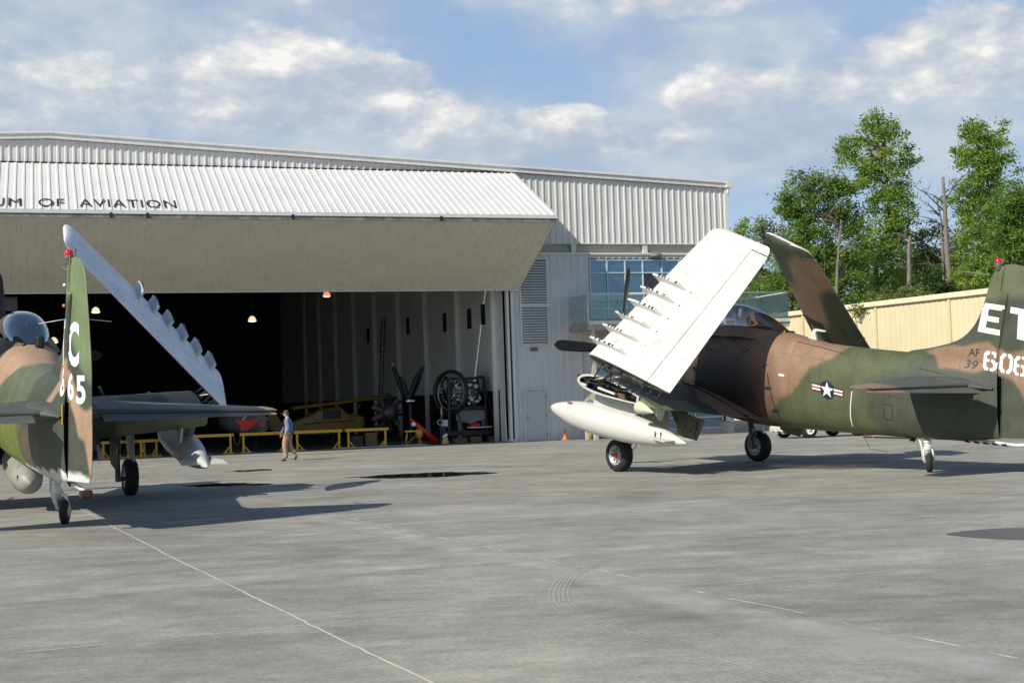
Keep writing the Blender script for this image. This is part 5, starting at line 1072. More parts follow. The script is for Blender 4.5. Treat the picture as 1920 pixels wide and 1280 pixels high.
tree([(1600, 480, 40, 44), (1590, 540, 54, 36), (1560, 500, 40, 40)], 98, 'low dark green tree in front of the pale thin trunk', 1, 15, 1.1, 1595)
tree([(1745, 430, 44, 24), (1720, 470, 46, 40), (1775, 480, 46, 50), (1740, 520, 66, 46), (1700, 530, 60, 40)], 110, 'loose yellowish tree in the dip between the two tall trees', 2, 17, .75, 1740)
tree([(1690, 560, 62, 26), (1640, 575, 44, 18)], 84, 'low bright bush just above the beige roof edge, left of the short broken trunk', 2, 19, 1.1, 1680, cl=.6, leaf=.18, name='bush', cat='bush', group='bushes above the beige roof')
tree([(1745, 535, 44, 36), (1770, 560, 50, 22)], 86, 'dark cedar bush below the bare dead trunk', 3, 21, 1.2, 1750, cl=.55, leaf=.16, name='bush', cat='bush', group='bushes above the beige roof')
tree([(1825, 520, 36, 24), (1850, 500, 30, 26)], 88, 'rounded bush against the right aircraft fin, above the beige roof edge', 0, 23, 1.1, 1835, cl=.6, leaf=.18, name='bush', cat='bush', group='bushes above the beige roof')
tree([(1420, 560, 60, 30), (1480, 560, 50, 34), (1560, 555, 60, 26)], 98, 'low wide dark hedge of trees seen through the balcony glass', 1, 25, 1.2, 1440)
tree([(1860, 400, 60, 60), (1870, 500, 90, 60), (1660, 520, 120, 60), (1520, 500, 110, 60), (1760, 540, 120, 40)], 128, 'farthest shady wooded growth filling the gaps between the trunks', 1, 27, 1.0, 1700)
def snag(pts, D_, r0, label, branches=8, seed=1):
    rp = random.Random(seed); b0 = at_px(pts[0][0], 700, D_); t = thing('dead_tree', (b0.x, b0.y, 0), label, 'dead tree', 'dead bare trunks among the trees'); O = Vector((b0.x, b0.y, 0)); P = [Vector((0, 0, 0))] + [at_px(u, v, D_) - O for u, v in pts]
    mb = MB(); mb.tube(P, [r0 * (1 - .6 * i / (len(P) - 1)) for i in range(len(P))], 9); mb.build('trunk', M_pbark, t); mb = MB()
    for _ in range(branches):
        i = rp.randrange(1, len(P) - 1); s0 = P[i].lerp(P[i + 1], rp.random()); d = Vector((rp.choice([-1, 1]) * rp.uniform(.5, 1), rp.uniform(-.5, .5), rp.uniform(.3, 1.0))); L_ = rp.uniform(1.2, 3.0); m1 = s0 + d * L_ * .5 + Vector((0, 0, .2)); e1 = s0 + d * L_; mb.tube([s0, m1, e1], [.06, .04, .012], 5)
        for _ in range(4): q = s0.lerp(e1, rp.uniform(.3, 1)); mb.tube([q, q + Vector((rp.uniform(-.8, .8), rp.uniform(-.4, .4), rp.uniform(-.1, .9)))], [.022, .008], 4)
    mb.build('branches', M_pbark, t); return t
snag([(1783, 560), (1775, 460), (1772, 400), (1768, 332)], 97, .26, 'tall bare dead trunk with broken top between the two tallest green trees', 9, 3)
snag([(1768, 480), (1764, 410), (1756, 370)], 97.5, .12, 'thin forked dead limb leaning left beside the tall bare trunk', 5, 8)
snag([(1705, 520), (1704, 470), (1706, 443)], 99, .22, 'short thick broken trunk below the tallest tree', 2, 5)
snag([(1568, 560), (1570, 500), (1574, 450), (1577, 412)], 90, .13, 'thin pale dead trunk in front of the dense dark trees', 6, 16)
snag([(1545, 420), (1535, 370), (1530, 318)], 97, .05, 'leafless twiggy top poking above the dense tree behind the camouflaged wing', 5, 12)

# ------------------------------------------------------------------ things in and before the hangar
def fthing(name, u, d, label, cat, group=None): return thing(name, FW(u, .02 if d > .2 else 0, -d), label, cat, group, rz=FANG)    # local x along facade, y into hangar
def barrier(u0, u1, label, d=.5, rz=0, ht=.78):
    t = fthing('safety_barrier', (u0 + u1) / 2, d, label, 'barrier', 'yellow safety barriers in the hangar doorway'); t.rotation_euler.z += rz; L_ = (u1 - u0)
    mb = MB(); mb.box((0, 0, ht), (L_, .06, .12)); mb.build('rail', M_yellow, t, bevel=.008)
    for s_ in (-1, 1):
        mb = MB(); x = s_ * (L_ / 2 - .14); mb.box((x, 0, (ht - .06) / 2 + .03), (.09, .05, ht - .12)); mb.build('post', M_yellow, t, bevel=.006)
        mb = MB(); mb.box((x - s_ * .10, 0, .035), (.42, .40, .06)); mb.build('foot', M_yellow, t, bevel=.006)
        mb = MB(); mb.span((x, 0, .34), (x - s_ * .24, 0, .06), .04, .05); mb.build('brace', M_yellow, t)
    return t
barrier(-13.9, -12.2, 'yellow barrier behind the drop tank tail, left of the hanging chain')
barrier(-11.95, -9.9, 'yellow barrier directly behind the walking man')
barrier(-9.7, -7.62, 'yellow barrier just right of the walking man')
barrier(-7.5, -5.6, 'yellow barrier nearest to the engines, rightmost of the row')
for i, u in enumerate((-17.1, -16.6, -16.1, -15.6)):
    barrier(u - .55, u + .55, 'yellow barrier frame parked end-on behind the left aircraft wheel, %s of four' % ('leftmost', 'second from the left', 'third from the left', 'rightmost')[i], d=.8 + .1 * i, rz=R(38), ht=.66)
t = thing('chain', FW(-12.07, 0, -.5), 'thin sagging chain hanging between two yellow barriers', 'chain', rz=FANG); mb = MB(); mb.tube([(-.12, 0, .72), (-.1, 0, .5), (-.03, 0, .36), (.03, 0, .36), (.1, 0, .5), (.13, 0, .72)], .012, 5); mb.build('links', mat('chain_yellow', (.3, .2, .05), .5), t)
# engine on black stand
t = fthing('engine_on_stand', -1.4, 2.6, 'big round engine hung in a black steel stand beside the door jamb', 'engine')
mb = MB()
for x in (-1.05, .75):
    for y in (-.6, .6): mb.span((x, y, .45), (x * .92, y * .8, 2.95), .11, .11)
    mb.span((x, -.6, .45), (x, .6, .45), .10, .14); mb.span((x * .92, -.48, 2.95), (x * .92, .48, 2.95), .09, .09)
for y in (-.6, .6): mb.span((-1.4, y, .42), (1.35, y, .42), .16, .22); mb.span((-.97, y * .8, 2.9), (.69, y * .8, 2.9), .09, .10); mb.span((.75, y, .5), (1.15, y, .5), .08, .08); mb.span((.72, y * .82, 2.7), (1.15, y, .5), .06, .06); mb.span((-.98, y * .82, 2.6), (-.35, y, .5), .06, .06); mb.span((-1.0, y * .85, 1.55), (.72, y * .85, 1.55), .10, .14)
mb.build('stand_frame', M_dark, t, bevel=.01)
mb = MB(); mb.lathe([(-.9, .0), (-.9, .28), (-.75, .52), (-.2, .60), (.25, .58), (.5, .42), (.55, 0)], (0, 0, 2.25), (1, 0, 0), 28); mb.build('engine_case', mat('engine_grey', (.13, .125, .115), .4, .5, var=.4), t)
mb = MB(); rr = random.Random(3)
for q in range(60):
    th = rr.uniform(0, 6.28); x = rr.uniform(-.8, .5); r_ = .6; p = Vector((x, -abs(r_ * math.cos(th)), 2.25 + r_ * math.sin(th))); e = p + Vector((rr.uniform(-.3, .3), rr.uniform(-.12, .02), rr.uniform(-.25, .25))); mb.tube([p, (p + e) / 2 + Vector((0, -.06, .03)), e], rr.uniform(.012, .035), 6)
for q in range(24): mb.box((rr.uniform(-.8, .5), rr.uniform(-.68, -.4), 2.25 + rr.uniform(-.5, .5)), (rr.uniform(.06, .2), .12, rr.uniform(.05, .18)))
mb.build('pipework', M_metal, t)
mb = MB(); mb.grid([[(-.65 + 1.35 * i / 8, -.42 - .05 * math.sin(i), 1.45 - (j / 6) * (.62 - .2 * abs(i - 4) / 4 * (j / 6))) for i in range(9)] for j in range(7)]); mb.build('drip_cloth', mat('grey_cloth', (.22, .23, .24), .9), t, recalc=False)
ax_ = Vector((-1, -.62, .05)).normalized(); mb = MB(); mb.lathe([(0, 1.0), (.12, 1.03), (.22, 1.0), (.24, .92), (.12, .86), (0, .90), (0, 1.0)], (-.72, -.2, 2.28), ax_, 56); mb.build('cowl_ring', M_dark, t)
mb = MB(); mb.lathe([(.0, .80), (.05, .83), (.08, .80), (.05, .77), (0, .80)], (-.76, -.24, 2.28), ax_, 56)
for q in range(18):
    th = q / 18 * 6.283; xa = ax_.cross(Vector((0, 0, 1))).normalized(); ya = ax_.cross(xa); p = Vector((-.74, -.22, 2.28)) + (xa * math.cos(th) + ya * math.sin(th)) * .70; mb.tube([p, p + ax_ * .18 - (xa * math.cos(th) + ya * math.sin(th)) * .25], .035, 6)
mb.build('exhaust_ring', M_metal, t)
# loose items on and under the stand
def simple(name, u, d, z, size, m, label, cat, rz=0, bevel=.015, group=None):
    mb = MB(); mb.box((0, 0, size[2] / 2), size); o = mb.build(name, m, None, bevel=bevel); o.location = FW(u, z, -d); o.rotation_euler = (0, 0, FANG + rz); return tag(o, label, cat, group)
simple('drip_tray', -1.0, 2.1, .66, (1.05, .5, .05), M_mwhite, 'white tray lying across the lower beams of the engine stand', 'tray')
o = simple('funnel', -1.2, 2.1, .71, (.44, .26, .16), M_red, 'red container sitting on the white tray', 'container', bevel=.05)
simple('blue_can', -.78, 2.15, .71, (.16, .16, .34), mat('blue_can', (.05, .12, .2), .5), 'blue can standing on the white tray', 'can', bevel=.03)
M_card = mat('cardboard', (.20, .11, .055), .85)
simple('cardboard_box', -2.0, 1.9, .02, (.6, .4, .22), M_card, 'flat brown cardboard box under the left end of the engine stand', 'box', .1)
simple('cardboard_box', -1.25, 1.9, .02, (.5, .4, .26), M_card, 'brown cardboard box under the middle of the engine stand', 'box', -.1)
simple('cardboard_box', -.35, 1.9, .02, (.55, .4, .24), M_card, 'brown cardboard box under the right end of the engine stand', 'box', .05)
simple('cardboard_box', -6.15, 1.6, .02, (.5, .4, .62), M_card, 'tall brown cardboard box behind the rightmost barrier', 'box', .05)
simple('cardboard_box', -6.75, 1.7, .02, (.5, .4, .5), mat('dark_card', (.07, .05, .035), .85), 'dark cardboard box behind the rightmost barrier', 'box', .05)
t = fthing('white_stanchion', .22 - .55, .15, 'thin white pole on a small base at the doorway corner', 'pole'); mb = MB(); mb.tube([(0, 0, .03), (-.05, 0, 1.05)], .022, 8); mb.build('pole', M_mwhite, t); mb = MB(); mb.lathe([(0, .13), (.02, .13), (.03, .03)], (0, 0, 0), ZV, 16); mb.build('base', M_mwhite, t)
# radial engine + propeller hub
t = fthing('radial_engine', -5.0, 3.2, 'dark greasy radial engine with its cylinders showing behind the rightmost barrier', 'engine')
mb = MB(); mb.lathe([(-.5, 0), (-.5, .2), (-.3, .36), (.3, .40), (.45, .3), (.5, 0)], (0, 0, 1.45), (.5, -1, 0), 20); mb.build('crankcase', M_dmet, t); axr = Vector((.5, -1, 0)).normalized(); xa = Vector((1, .5, 0)).normalized()
for q in range(9):
    th = q / 9 * 6.283; d = xa * math.cos(th) + ZV * math.sin(th); mb = MB(); mb.lathe([(.3, .13)] + [(.36 + .04 * j, .165 if j % 2 else .13) for j in range(12)] + [(.86, .12), (.92, 0)], (0, 0, 1.45), d, 12, smooth=False); mb.build('cylinder', M_dmet, t)
mb = MB(); mb.tube([(-.3, 0, 2.35), (-.3, 0, 2.62)], .06, 8); mb.box((-.3, 0, 2.68), (.10, .10, .08)); mb.span((-.5, 0, .9), (-.7, 0, .02), .1, .1); mb.span((.5, 0, .9), (.7, 0, .02), .1, .1); mb.span((-.8, 0, .08), (.8, 0, .08), .12, .12); mb.build('stand', M_dark, t)
t = fthing('propeller', -3.95, 3.4, 'upright propeller with chrome hub shaft standing between the two engines', 'propeller')
mb = MB(); mb.lathe([(-.42, .0), (-.42, .05), (-.1, .065), (-.08, .12), (.06, .13), (.1, .08), (.3, .06)], (.0, 0, 1.95), (1, -.3, 0), 20); mb.build('hub_shaft', mat('chrome', (.7, .7, .7), .15, 1.0), t)
for (x1, z1) in ((-.30, 3.12), (.55, 3.25), (-.55, 3.75), (1.0, 3.72)):
    mb = MB(); p0 = Vector((.05 if x1 < .6 else .25, .1 if z1 < 3.5 else .6, 2.0)); p1 = Vector((x1, p0.y, z1)); d = (p1 - p0); pr = []
    n_ = Vector((d.z, 0, -d.x)).normalized(); rows = [[p0 + d * f + n_ * w_ * .5 + Vector((0, -.01, 0)), p0 + d * f + Vector((0, -.05, 0)), p0 + d * f - n_ * w_ * .5, p0 + d * f + Vector((0, .03, 0))] for f, w_ in ((0, .14), (.2, .22), (.5, .26), (.8, .2), (.97, .10), (1, .02))]; mb.grid(rows, closed=True); bl = mb.build('blade', M_prop, t)
    if z1 > 3.5: mb = MB(); mb.grid([[q + (Vector((0, -.012, 0))) for q in [p0 + d * f + n_ * w_ * .52, p0 + d * f + Vector((0, -.055, 0)), p0 + d * f - n_ * w_ * .52]] for f, w_ in ((.90, .15), (.97, .10), (1, .03))]); mb.build('yellow_tip', mat('dull_yellow', (.25, .14, .02), .6), bl, recalc=False)
mb = MB(); mb.span((.1, .1, 1.95), (.1, .1, .05), .12, .12); mb.box((.1, .1, .05), (.9, .7, .08)); mb.build('stand', M_dark, t)
t = fthing('hoist_leg', -3.8, 1.3, 'red hoist arm with wheel leaning down to the floor', 'hoist'); mb = MB(); mb.tube([(-.62, 0, 1.18), (-.3, 0, .85), (.58, 0, .10)], [.05, .11, .14], 12); mb.build('arm', M_red, t); mb = MB(); mb.lathe([(-.05, .11), (.05, .11), (.06, 0)], (-.15, -.08, .14), (0, 1, 0), 18); mb.build('wheel', M_red, t); mb = MB(); mb.lathe([(-.05, .0), (-.04, .10), (.04, .10), (.05, 0)], (-.5, -.12, .92), (.3, 1, 0), 14); mb.build('white_knob', M_mwhite, t); mb = MB(); mb.tube([(-.3, 0, .8), (-.15, .0, .14), (.5, 0, .10)], .025, 6); mb.build('strut', M_red, t)
t = fthing('sawhorse', -4.35, 1.2, 'yellow trestle with round seat next to the red hoist arm', 'trestle'); mb = MB()
for x in (-.35, .25):
    mb.tube([(x, -.2, 0), (x + .12, 0, .62)], .02, 6); mb.tube([(x, .2, 0), (x + .12, 0, .62)], .02, 6)
mb.tube([(-.35, -.2, .05), (.37, 0, .6)], .014, 6); mb.tube([(-.4, -.2, .04), (.4, -.2, .04)], .016, 6); mb.build('legs', mat('lime_yellow', (.5, .5, .08), .5), t); mb = MB(); mb.box((.0, 0, .62), (.7, .12, .08)); mb.lathe([(-.14, .0), (-.13, .2), (.13, .2), (.14, 0)], (.28, 0, .5), (1, 0, .2), 16); mb.build('drum', M_yellow, t, bevel=.01)
t = fthing('crumpled_bag', -2.95, .9, 'crumpled yellow and white bag on the hangar floor', 'bag'); mb = MB(); rr = random.Random(8); mb.grid([[(math.cos(a) * (.16 + .05 * rr.random()) * (1 - .25 * j), math.sin(a) * .14, .01 + .14 * j + .04 * rr.random()) for a in np.linspace(0, 6.283, 12)] for j in range(4)]); mb.build('bag', mat('bag_yellow', (.6, .5, .15), .8), t, recalc=False); mb = MB(); mb.box((-.05, -.15, .38), (.22, .04, .10), (1, 0, .4)); mb.build('white_flap', M_mwhite, t)
t = fthing('carburettor_stand', -2.75, 2.1, 'small pale pump part on a short stand left of the engine stand', 'engine part'); mb = MB(); mb.tube([(0, 0, 1.05), (0, 0, 1.7)], .05, 10); mb.lathe([(-.1, .14), (.1, .14), (.1, .09), (-.1, .09)], (-.1, -.1, .95), (-.3, -1, 0), 16); mb.box((.1, 0, .9), (.3, .2, .3)); mb.build('body', M_metal, t); mb = MB(); mb.box((0, 0, .4), (.3, .3, .75)); mb.build('stand', M_dark, t)
o = simple('aluminium_plank', -6.3, .35, .03, (3.0, .12, .05), mat('aluminium', (.5, .52, .53), .4, .6), 'long silver plank lying on the floor in front of the rightmost barrier', 'plank', .02)
o = simple('aluminium_plank', -4.9, .28, .03, (1.9, .08, .05), MATS['aluminium'], 'shorter silver plank lying on the floor before the trestle', 'plank', -.02)
t = fthing('white_can', -5.75, .6, 'small white can standing on the floor near the rightmost barrier', 'can'); mb = MB(); mb.lathe([(0, 0), (0, .06), (.16, .06), (.2, .03), (.22, .03), (.22, 0)], (0, 0, 0), ZV, 14); mb.build('can', M_mwhite, t)
t = fthing('red_cap', -4.95, .8, 'small dark red cap on the floor', 'cap'); mb = MB(); mb.lathe([(0, .12), (.07, .1), (.12, .03), (.13, 0)], (0, 0, 0), ZV, 14); mb.build('cap', M_red, t)
# yellow light aircraft
t = fthing('light_aircraft', -6.6, 7.5, 'dim yellow high-wing light aircraft parked behind the barriers', 'aircraft'); M_cub = mat('cub_yellow', (.24, .13, .015), .5, var=.1)
mb = MB(); rows = []
for i in range(25):
    s_ = i / 24; x = -2.0 + 4.6 * s_; k = math.sqrt(max(.02, 1 - (max(0, s_ - .85) / .15) ** 2)); rows.append([(x, -.85 + 1.55 * c * (1 if s_ < .85 else k), 1.78 + .42 * s_ + h * 1.5) for c, h in airfoil(0, 1, .12, 10)])
mb.grid(rows, closed=True); mb.add(rows[0], [(i, i + 1, 20 - i, 21 - i) for i in range(10)]); mb.build('wing', M_cub, t)
mb = MB(); rows = []
for (x, w_, z0, z1) in ((-2.9, .10, .62, .95), (-2.0, .22, .58, 1.15), (-1.2, .32, .55, 1.45), (-.6, .38, .55, 1.78), (.3, .38, .58, 1.8), (.7, .36, .62, 1.45), (1.3, .30, .70, 1.35), (1.45, .2, .8, 1.25)):
    rows.append([(x, -.1 + w_ * sx * (1 if sz else 1), z0 + (z1 - z0) * sz) for sx, sz in ((-.8, 0), (.8, 0), (1, .15), (1, .6), (.85, .9), (.5, 1), (-.5, 1), (-.85, .9), (-1, .6), (-1, .15))])
mb.grid(rows, closed=True, smooth=False); mb.build('fuselage', M_cub, t); mb = MB(); mb.box((-.15, -.49, 1.45), (.85, .02, .42)); mb.build('side_window', M_dark, t); mb = MB(); mb.span((-1.5, -.48, 1.05), (.9, -.48, 1.12), .01, .05); mb.build('black_stripe', M_black, t)
for x1 in (-1.9, 1.6): mb = MB(); mb.tube([(-.3 if x1 < 0 else .2, -.45, .62), (x1 * .8, -.45, 1.82 + .1 * (x1 > 0))], .03, 6); mb.build('wing_strut', M_cub, t)
for x in (-.1,):
    for y in (-.75, .6): mb = MB(); mb.lathe([(-.07, .12), (-.06, .2), (.06, .2), (.07, .12)], (x, y, .2), (0, 1, 0), 18); mb.tube([(x, y, .2), (x, y * .4, .6)], .025, 6); mb.build('wheel', M_rubber, t)
mb = MB(); mb.prism([(-3.0, -.1, .8), (-2.3, -.1, .95), (-2.75, -.1, 1.55), (-3.05, -.1, 1.6), (-3.2, -.1, 1.2)], (0, .05, 0)); mb.build('tail', M_cub, t)
# grey aircraft nose with red
t = fthing('grey_aircraft', -10.9, 5.0, 'grey aircraft nose with bright red panel behind the tailplane tip', 'aircraft'); an = Vector((.35, -1, -.05)).normalized()
mb = MB(); mb.lathe([(-3.5, .45), (-2, .55), (-.6, .55), (-.1, .42), (0, .36)], (.55, 0, 1.15), an, 28, cap=True); mb.build('fuselage', mat('grey_skin', (.17, .18, .17), .5), t); mb = MB(); mb.prism([(-.75, -.75, 1.36), (.30, -.75, 1.36), (-.15, -.72, .92), (-.35, -.72, .88)], (0, .05, 0)); mb.prism([(.2, -.6, 1.28), (.62, -.6, 1.2), (.5, -.6, .95)], (0, .05, 0)); mb.build('red_panel', mat('vivid_red', (.75, .04, .02), .45), t); mb = MB(); mb.box((.75, -.45, 1.15), (.16, .05, .3)); mb.build('window', M_dark, t); mb = MB(); mb.tube([(.3, 0, .7), (.2, -.2, .15)], .03, 6); mb.lathe([(-.05, .1), (-.04, .15), (.04, .15), (.05, .1)], (.2, -.2, .17), (1, 0, 0), 14); mb.build('nose_gear', M_dark, t)
# step ladder/scaffold on the far wall
t = fthing('ladder', -1.35, 18.5, 'tall thin ladder leaning on the dim inner side wall', 'ladder'); t.location = FW(-1.0, .02, -22); mb = MB()
for y in (-.45, .45): mb.tube([(0, y, 0), (.45, y, 7.0)], .03, 6)
for q in range(20): mb.tube([(.45 * q / 20, -.45, .35 * q + .1), (.45 * q / 20, .45, .35 * q + .1)], .018, 5)
mb.build('frame', M_dmet, t)
# traffic cone and bits by the wall
t = thing('traffic_cone', FW(2.16, 0, .5), 'orange traffic cone standing against the pale ribbed wall', 'cone', rz=FANG); mb = MB(); mb.lathe([(.03, .13), (.1, .115), (.48, .035), (.5, 0)], (0, 0, 0), ZV, 20); mb.build('cone', M_orange, t); mb = MB(); mb.box((0, 0, .018), (.32, .32, .035)); mb.build('base', M_orange, t, bevel=.01)
t = thing('tool_trestle', FW(3.45, 0, .9), 'grey folding trestle with yellow tools under the balcony', 'trestle', rz=FANG); mb = MB()
for x in (-.25, .25):
    for y in (-.15, .15): mb.tube([(x * 1.25, y * 1.3, 0), (x, y, .46)], .02, 6)
mb.box((0, 0, .47), (.62, .4, .04)); mb.build('frame', M_metal, t)
for x, z, m_, nm in ((-.28, .0, M_yellow, 'yellow_jug'), (.05, .0, mat('dull_orange', (.45, .2, .04), .6), 'orange_jug')): pass
for i, (u, o_, z, sz, m_, lb) in enumerate(((3.12, .95, 0, (.16, .14, .24), M_yellow, 'yellow jug on the ground left of the grey trestle'), (3.42, .9, .0, (.2, .2, .34), mat('amber_jug', (.5, .3, .03), .5), 'amber jug under the grey trestle'), (3.5, .9, .49, (.3, .2, .12), mat('amber_tool', (.5, .32, .05), .5), 'yellow tool case on top of the grey trestle'))):
    o = simple(('jug', 'jug', 'tool_case')[i], u, -o_, z, sz, m_, lb, ('jug', 'jug', 'case')[i], bevel=.03)
t = thing('hose_reel', FW(4.25, 0, 1.0), 'black hose reel with pale centre lying beyond the drop tank', 'reel', rz=FANG); mb = MB(); mb.lathe([(-.12, .1), (-.12, .27), (-.06, .2), (.06, .2), (.12, .27), (.12, .1)], (0, 0, .27), (.2, 1, 0), 22); mb.build('drum', M_dark, t); mb = MB(); mb.lathe([(0, .06), (.02, .05), (.03, 0)], (-.02, -.13, .27), (-.2, -1, 0), 12); mb.build('hub', M_mwhite, t); mb = MB(); mb.span((-.3, 0, .03), (.3, 0, .03), .1, .05); mb.build('base', M_dark, t)
# tow tractor
t = thing('tow_tractor', (11.75, 54.4, 0), 'white tow tractor mostly hidden beyond the aircraft belly, dark wheels showing', 'tractor', rz=R(14))
mb = MB(); mb.box((.25, 0, .62), (3.2, 1.5, .50)); mb.box((.9, 0, .95), (1.5, 1.4, .3)); mb.build('body', M_white, t, bevel=.06); mb = MB(); mb.box((-.9, 0, 1.0), (.12, 1.2, .5)); mb.box((-.6, 0, .75), (.5, 1.0, .3)); mb.build('seat', M_dark, t, bevel=.04)
mb = MB(); mb.box((-1.5, 0, .38), (.14, 1.5, .2)); bo = mb.build('bumper', M_white, t, bevel=.02)
for y in (-.6, -.1, .4): mb = MB(); mb.box((-1.62, y, .34), (.16, .12, .10)); mb.tube([(-1.68, y, .32), (-1.72, y, .24), (-1.66, y, .20), (-1.60, y, .26)], .022, 6); mb.build('tow_hook', M_white, bo)
for x, y, r_, m_ in ((-1.0, .72, .30, M_bare), (-.65, -.75, .33, M_mwhite), (1.1, .72, .30, M_bare), (1.45, -.75, .33, M_bare)):
    mb = MB(); mb.lathe([(-.12, r_ * .55), (-.13, r_ * .85), (-.08, r_), (.08, r_), (.13, r_ * .85), (.12, r_ * .55)], (x, y, r_), (0, 1, 0), 26); wo_ = mb.build('wheel', M_rubber, t); mb = MB(); mb.lathe([(-.11, r_ * .58), (-.06, r_ * .45), (-.08, .08), (-.12, .06), (-.12, 0)], (x, y, r_), (0, 1, 0), 22); mb.build('rim', m_, wo_)

# ------------------------------------------------------------------ person
def skin(name, nodes, edges, m, parent, sub=2):
    me = bpy.data.meshes.new(name); me.from_pydata([n_[:3] for n_ in nodes], edges, []); o = bpy.data.objects.new(name, me); COL.objects.link(o); o.parent = parent; me.materials.append(m)
    md = o.modifiers.new('skin', 'SKIN'); md.use_smooth_shade = True
    for i, n_ in enumerate(nodes): r_ = n_[3]; me.skin_vertices[0].data[i].radius = (r_[0], r_[1]) if isinstance(r_, tuple) else (r_, r_)
    me.skin_vertices[0].data[0].use_root = True; s_ = o.modifiers.new('sub', 'SUBSURF'); s_.levels = s_.render_levels = sub; return o
PX, PY = -7.85, 48.0
M_skin = mat('skin', (.48, .25, .17), .6, var=.05)
pt = thing('person', (PX, PY, 0), 'man walking in open blue denim jacket, tan trousers, dark cap', 'person', rz=R(0))
# x = image right, -y toward camera; walks toward the left
hipL, hipR = (-.05, -.09, .90), (.05, .09, .90)
body = [(0, 0, .93, .13), (0, 0, 1.10, .12), (.01, 0, 1.28, .14), (.0, 0, 1.42, .12), (-.01, 0, 1.52, .055), (-.03, 0, 1.60, .075),
        (-.02, -.09, .88, .085), (-.09, -.09, .50, .06), (-.10, -.09, .10, .04), (.03, .09, .88, .085), (.02, .09, .52, .06), (.26, .10, .22, .04),
        (.02, -.19, 1.40, .05), (.07, -.24, 1.14, .042), (-.02, -.26, .90, .03), (-.01, .19, 1.40, .05), (-.14, .22, 1.16, .042), (-.26, .20, .96, .03)]
be = [(0, 1), (1, 2), (2, 3), (3, 4), (4, 5), (0, 6), (6, 7), (7, 8), (0, 9), (9, 10), (10, 11), (3, 12), (12, 13), (13, 14), (3, 15), (15, 16), (16, 17)]
bd = skin('body', body, be, M_skin, pt)
mb = MB()   # head with face
hc = Vector((-.045, 0, 1.635)); rows = []
for i in range(13):
    ph = math.pi * i / 12; rows.append([(hc.x + .098 * math.sin(ph) * math.cos(t_) * (1.0 if math.cos(t_) > 0 else 1.02), hc.y + .078 * math.sin(ph) * math.sin(t_), hc.z + .118 * math.cos(ph)) for t_ in np.linspace(0, 2 * math.pi, 20, endpoint=False)])
mb.grid(rows, closed=True)
mb.lathe([(0, .018), (.02, .015), (.04, .006), (.045, 0)], hc + Vector((-.085, 0, -.01)), (-1, 0, -.3), 8); [mb.lathe([(0, .025), (.01, .025), (.012, .01)], hc + Vector((.0, s_ * .076, -.01)), (0, s_, 0), 8) for s_ in (-1, 1)]; mb.build('head', M_skin, pt)
mb = MB(); [mb.lathe([(0, .009), (.004, .006), (.005, 0)], hc + Vector((-.09, s_ * .03, .02)), (-1, s_ * .3, 0), 8) for s_ in (-1, 1)]; mb.box(hc + Vector((-.092, 0, -.055)), (.006, .045, .008)); mb.build('eyes_and_mouth', mat('face_dark', (.08, .03, .03), .6), pt)
mb = MB(); mb.lathe([(-.02, .092), (.03, .092), (.07, .07), (.095, .03), (.1, 0)], hc + Vector((.005, 0, .03)), ZV, 20); mb.prism([hc + Vector((-.07, -.075, .02)), hc + Vector((-.17, -.05, .005)), hc + Vector((-.18, 0, .0)), hc + Vector((-.17, .05, .005)), hc + Vector((-.07, .075, .02))], (0, 0, .012)); mb.build('cap', mat('cap_dark', (.06, .06, .065), .8), pt)
mb = MB(); mb.lathe([(0, .084), (.05, .088), (.07, .08)], hc + Vector((.018, 0, -.045)), ZV, 18); mb.build('hair', mat('grey_hair', (.10, .09, .08), .9), pt)
skin('shirt', [(0, 0, .98, (.145, .125)), (0, 0, 1.14, (.15, .12)), (.01, 0, 1.30, (.155, .135)), (0, 0, 1.44, (.10, .10)), (-.01, 0, 1.50, .06)], [(0, 1), (1, 2), (2, 3), (3, 4)], mat('plaid_shirt', (.05, .025, .03), .8, var=.6, vscale=28), pt)
M_denim = mat('denim', (.075, .17, .30), .85, var=.28, vscale=9)
J = [(.03, .01, .93, (.135, .15)), (.04, .0, 1.10, (.145, .15)), (.045, .0, 1.28, (.15, .155)), (.03, .0, 1.42, (.12, .13)), (.02, .0, 1.475, (.075, .07)), (.02, -.19, 1.40, .072), (.07, -.245, 1.14, .062), (-.015, -.262, .935, .052), (.0, .19, 1.40, .072), (-.14, .225, 1.16, .062), (-.245, .205, .985, .05)]
skin('jacket', J, [(0, 1), (1, 2), (2, 3), (3, 4), (3, 5), (5, 6), (6, 7), (3, 8), (8, 9), (9, 10)], M_denim, pt)
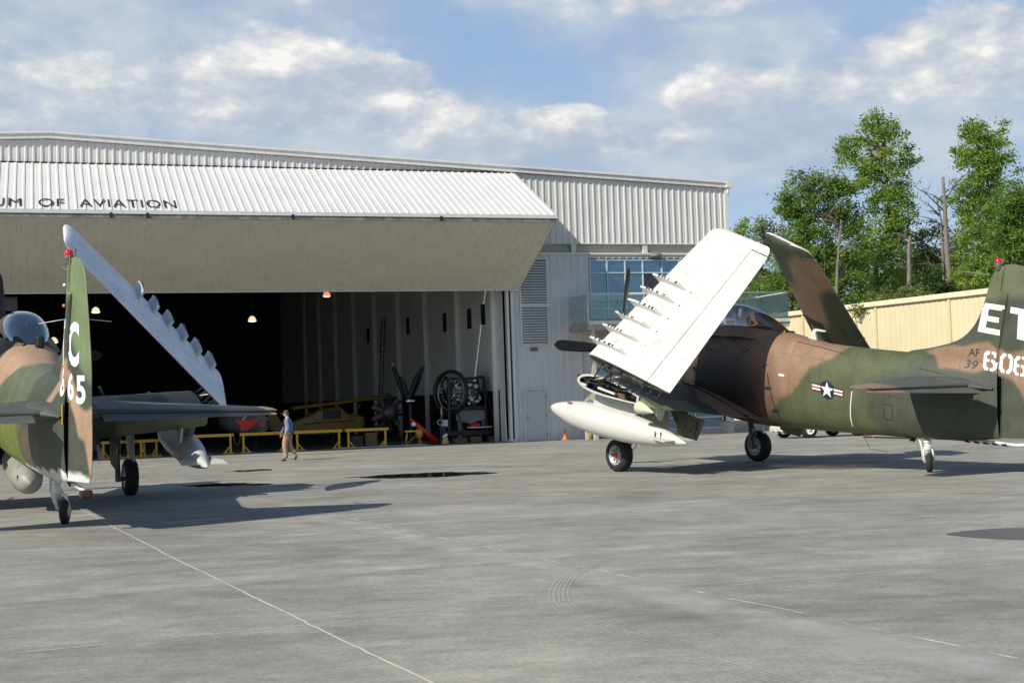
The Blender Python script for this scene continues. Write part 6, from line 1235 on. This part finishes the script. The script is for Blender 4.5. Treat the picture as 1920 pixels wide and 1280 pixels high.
for s_ in (-1, 1): mb = MB(); mb.grid([[(-.10 - .012 * i, s_ * (.035 + .05 * i), z) for i in range(3)] for z in (.86, 1.0, 1.15, 1.3, 1.43)]); mb.build('jacket_front', M_denim, pt, recalc=False)
M_khaki = mat('khaki', (.36, .25, .15), .85, var=.22, vscale=10)
skin('trousers', [(0, 0, .95, (.13, .14)), (-.02, -.085, .86, .112), (-.10, -.09, .66, .105), (-.10, -.09, .48, .10), (-.075, -.09, .28, .088), (-.075, -.09, .09, .08), (.03, .085, .86, .108), (.03, .09, .66, .098), (.05, .09, .50, .09), (.15, .095, .36, .08), (.24, .10, .24, .075)], [(0, 1), (1, 2), (2, 3), (3, 4), (4, 5), (0, 6), (6, 7), (7, 8), (8, 9), (9, 10)], M_khaki, pt)
M_shoe = mat('dark_shoe', (.022, .017, .013), .6)
skin('shoe', [(-.06, -.09, .05, (.055, .05)), (-.15, -.09, .045, (.055, .042)), (-.24, -.09, .03, (.045, .028))], [(0, 1), (1, 2)], M_shoe, pt); skin('shoe', [(.27, .10, .20, (.05, .05)), (.24, .10, .11, (.052, .042)), (.19, .10, .035, (.045, .03))], [(0, 1), (1, 2)], M_shoe, pt)
def hand(c, dx):
    N_ = [(c[0], c[1], c[2], (.022, .03)), (c[0] + dx * .01, c[1], c[2] - .07, (.022, .036))]; E_ = [(0, 1)]
    for q in range(4):
        y = c[1] + (q - 1.5) * .020; L_ = (.052, .060, .056, .045)[q]; i = len(N_); N_ += [(c[0] + dx * .012, y, c[2] - .085, .010), (c[0] - .012, y, c[2] - .085 - L_ * .55, .009), (c[0] - .03, y, c[2] - .085 - L_ * .9, .008)]; E_ += [(1, i), (i, i + 1), (i + 1, i + 2)]
    i = len(N_); N_ += [(c[0] - .025, c[1] - .03, c[2] - .05, .011), (c[0] - .035, c[1] - .035, c[2] - .09, .009)]; E_ += [(0, i), (i, i + 1)]
    return skin('hand', N_, E_, M_skin, pt, 1)
hand((-.03, -.265, .885), 1); hand((-.27, .20, .94), 1)
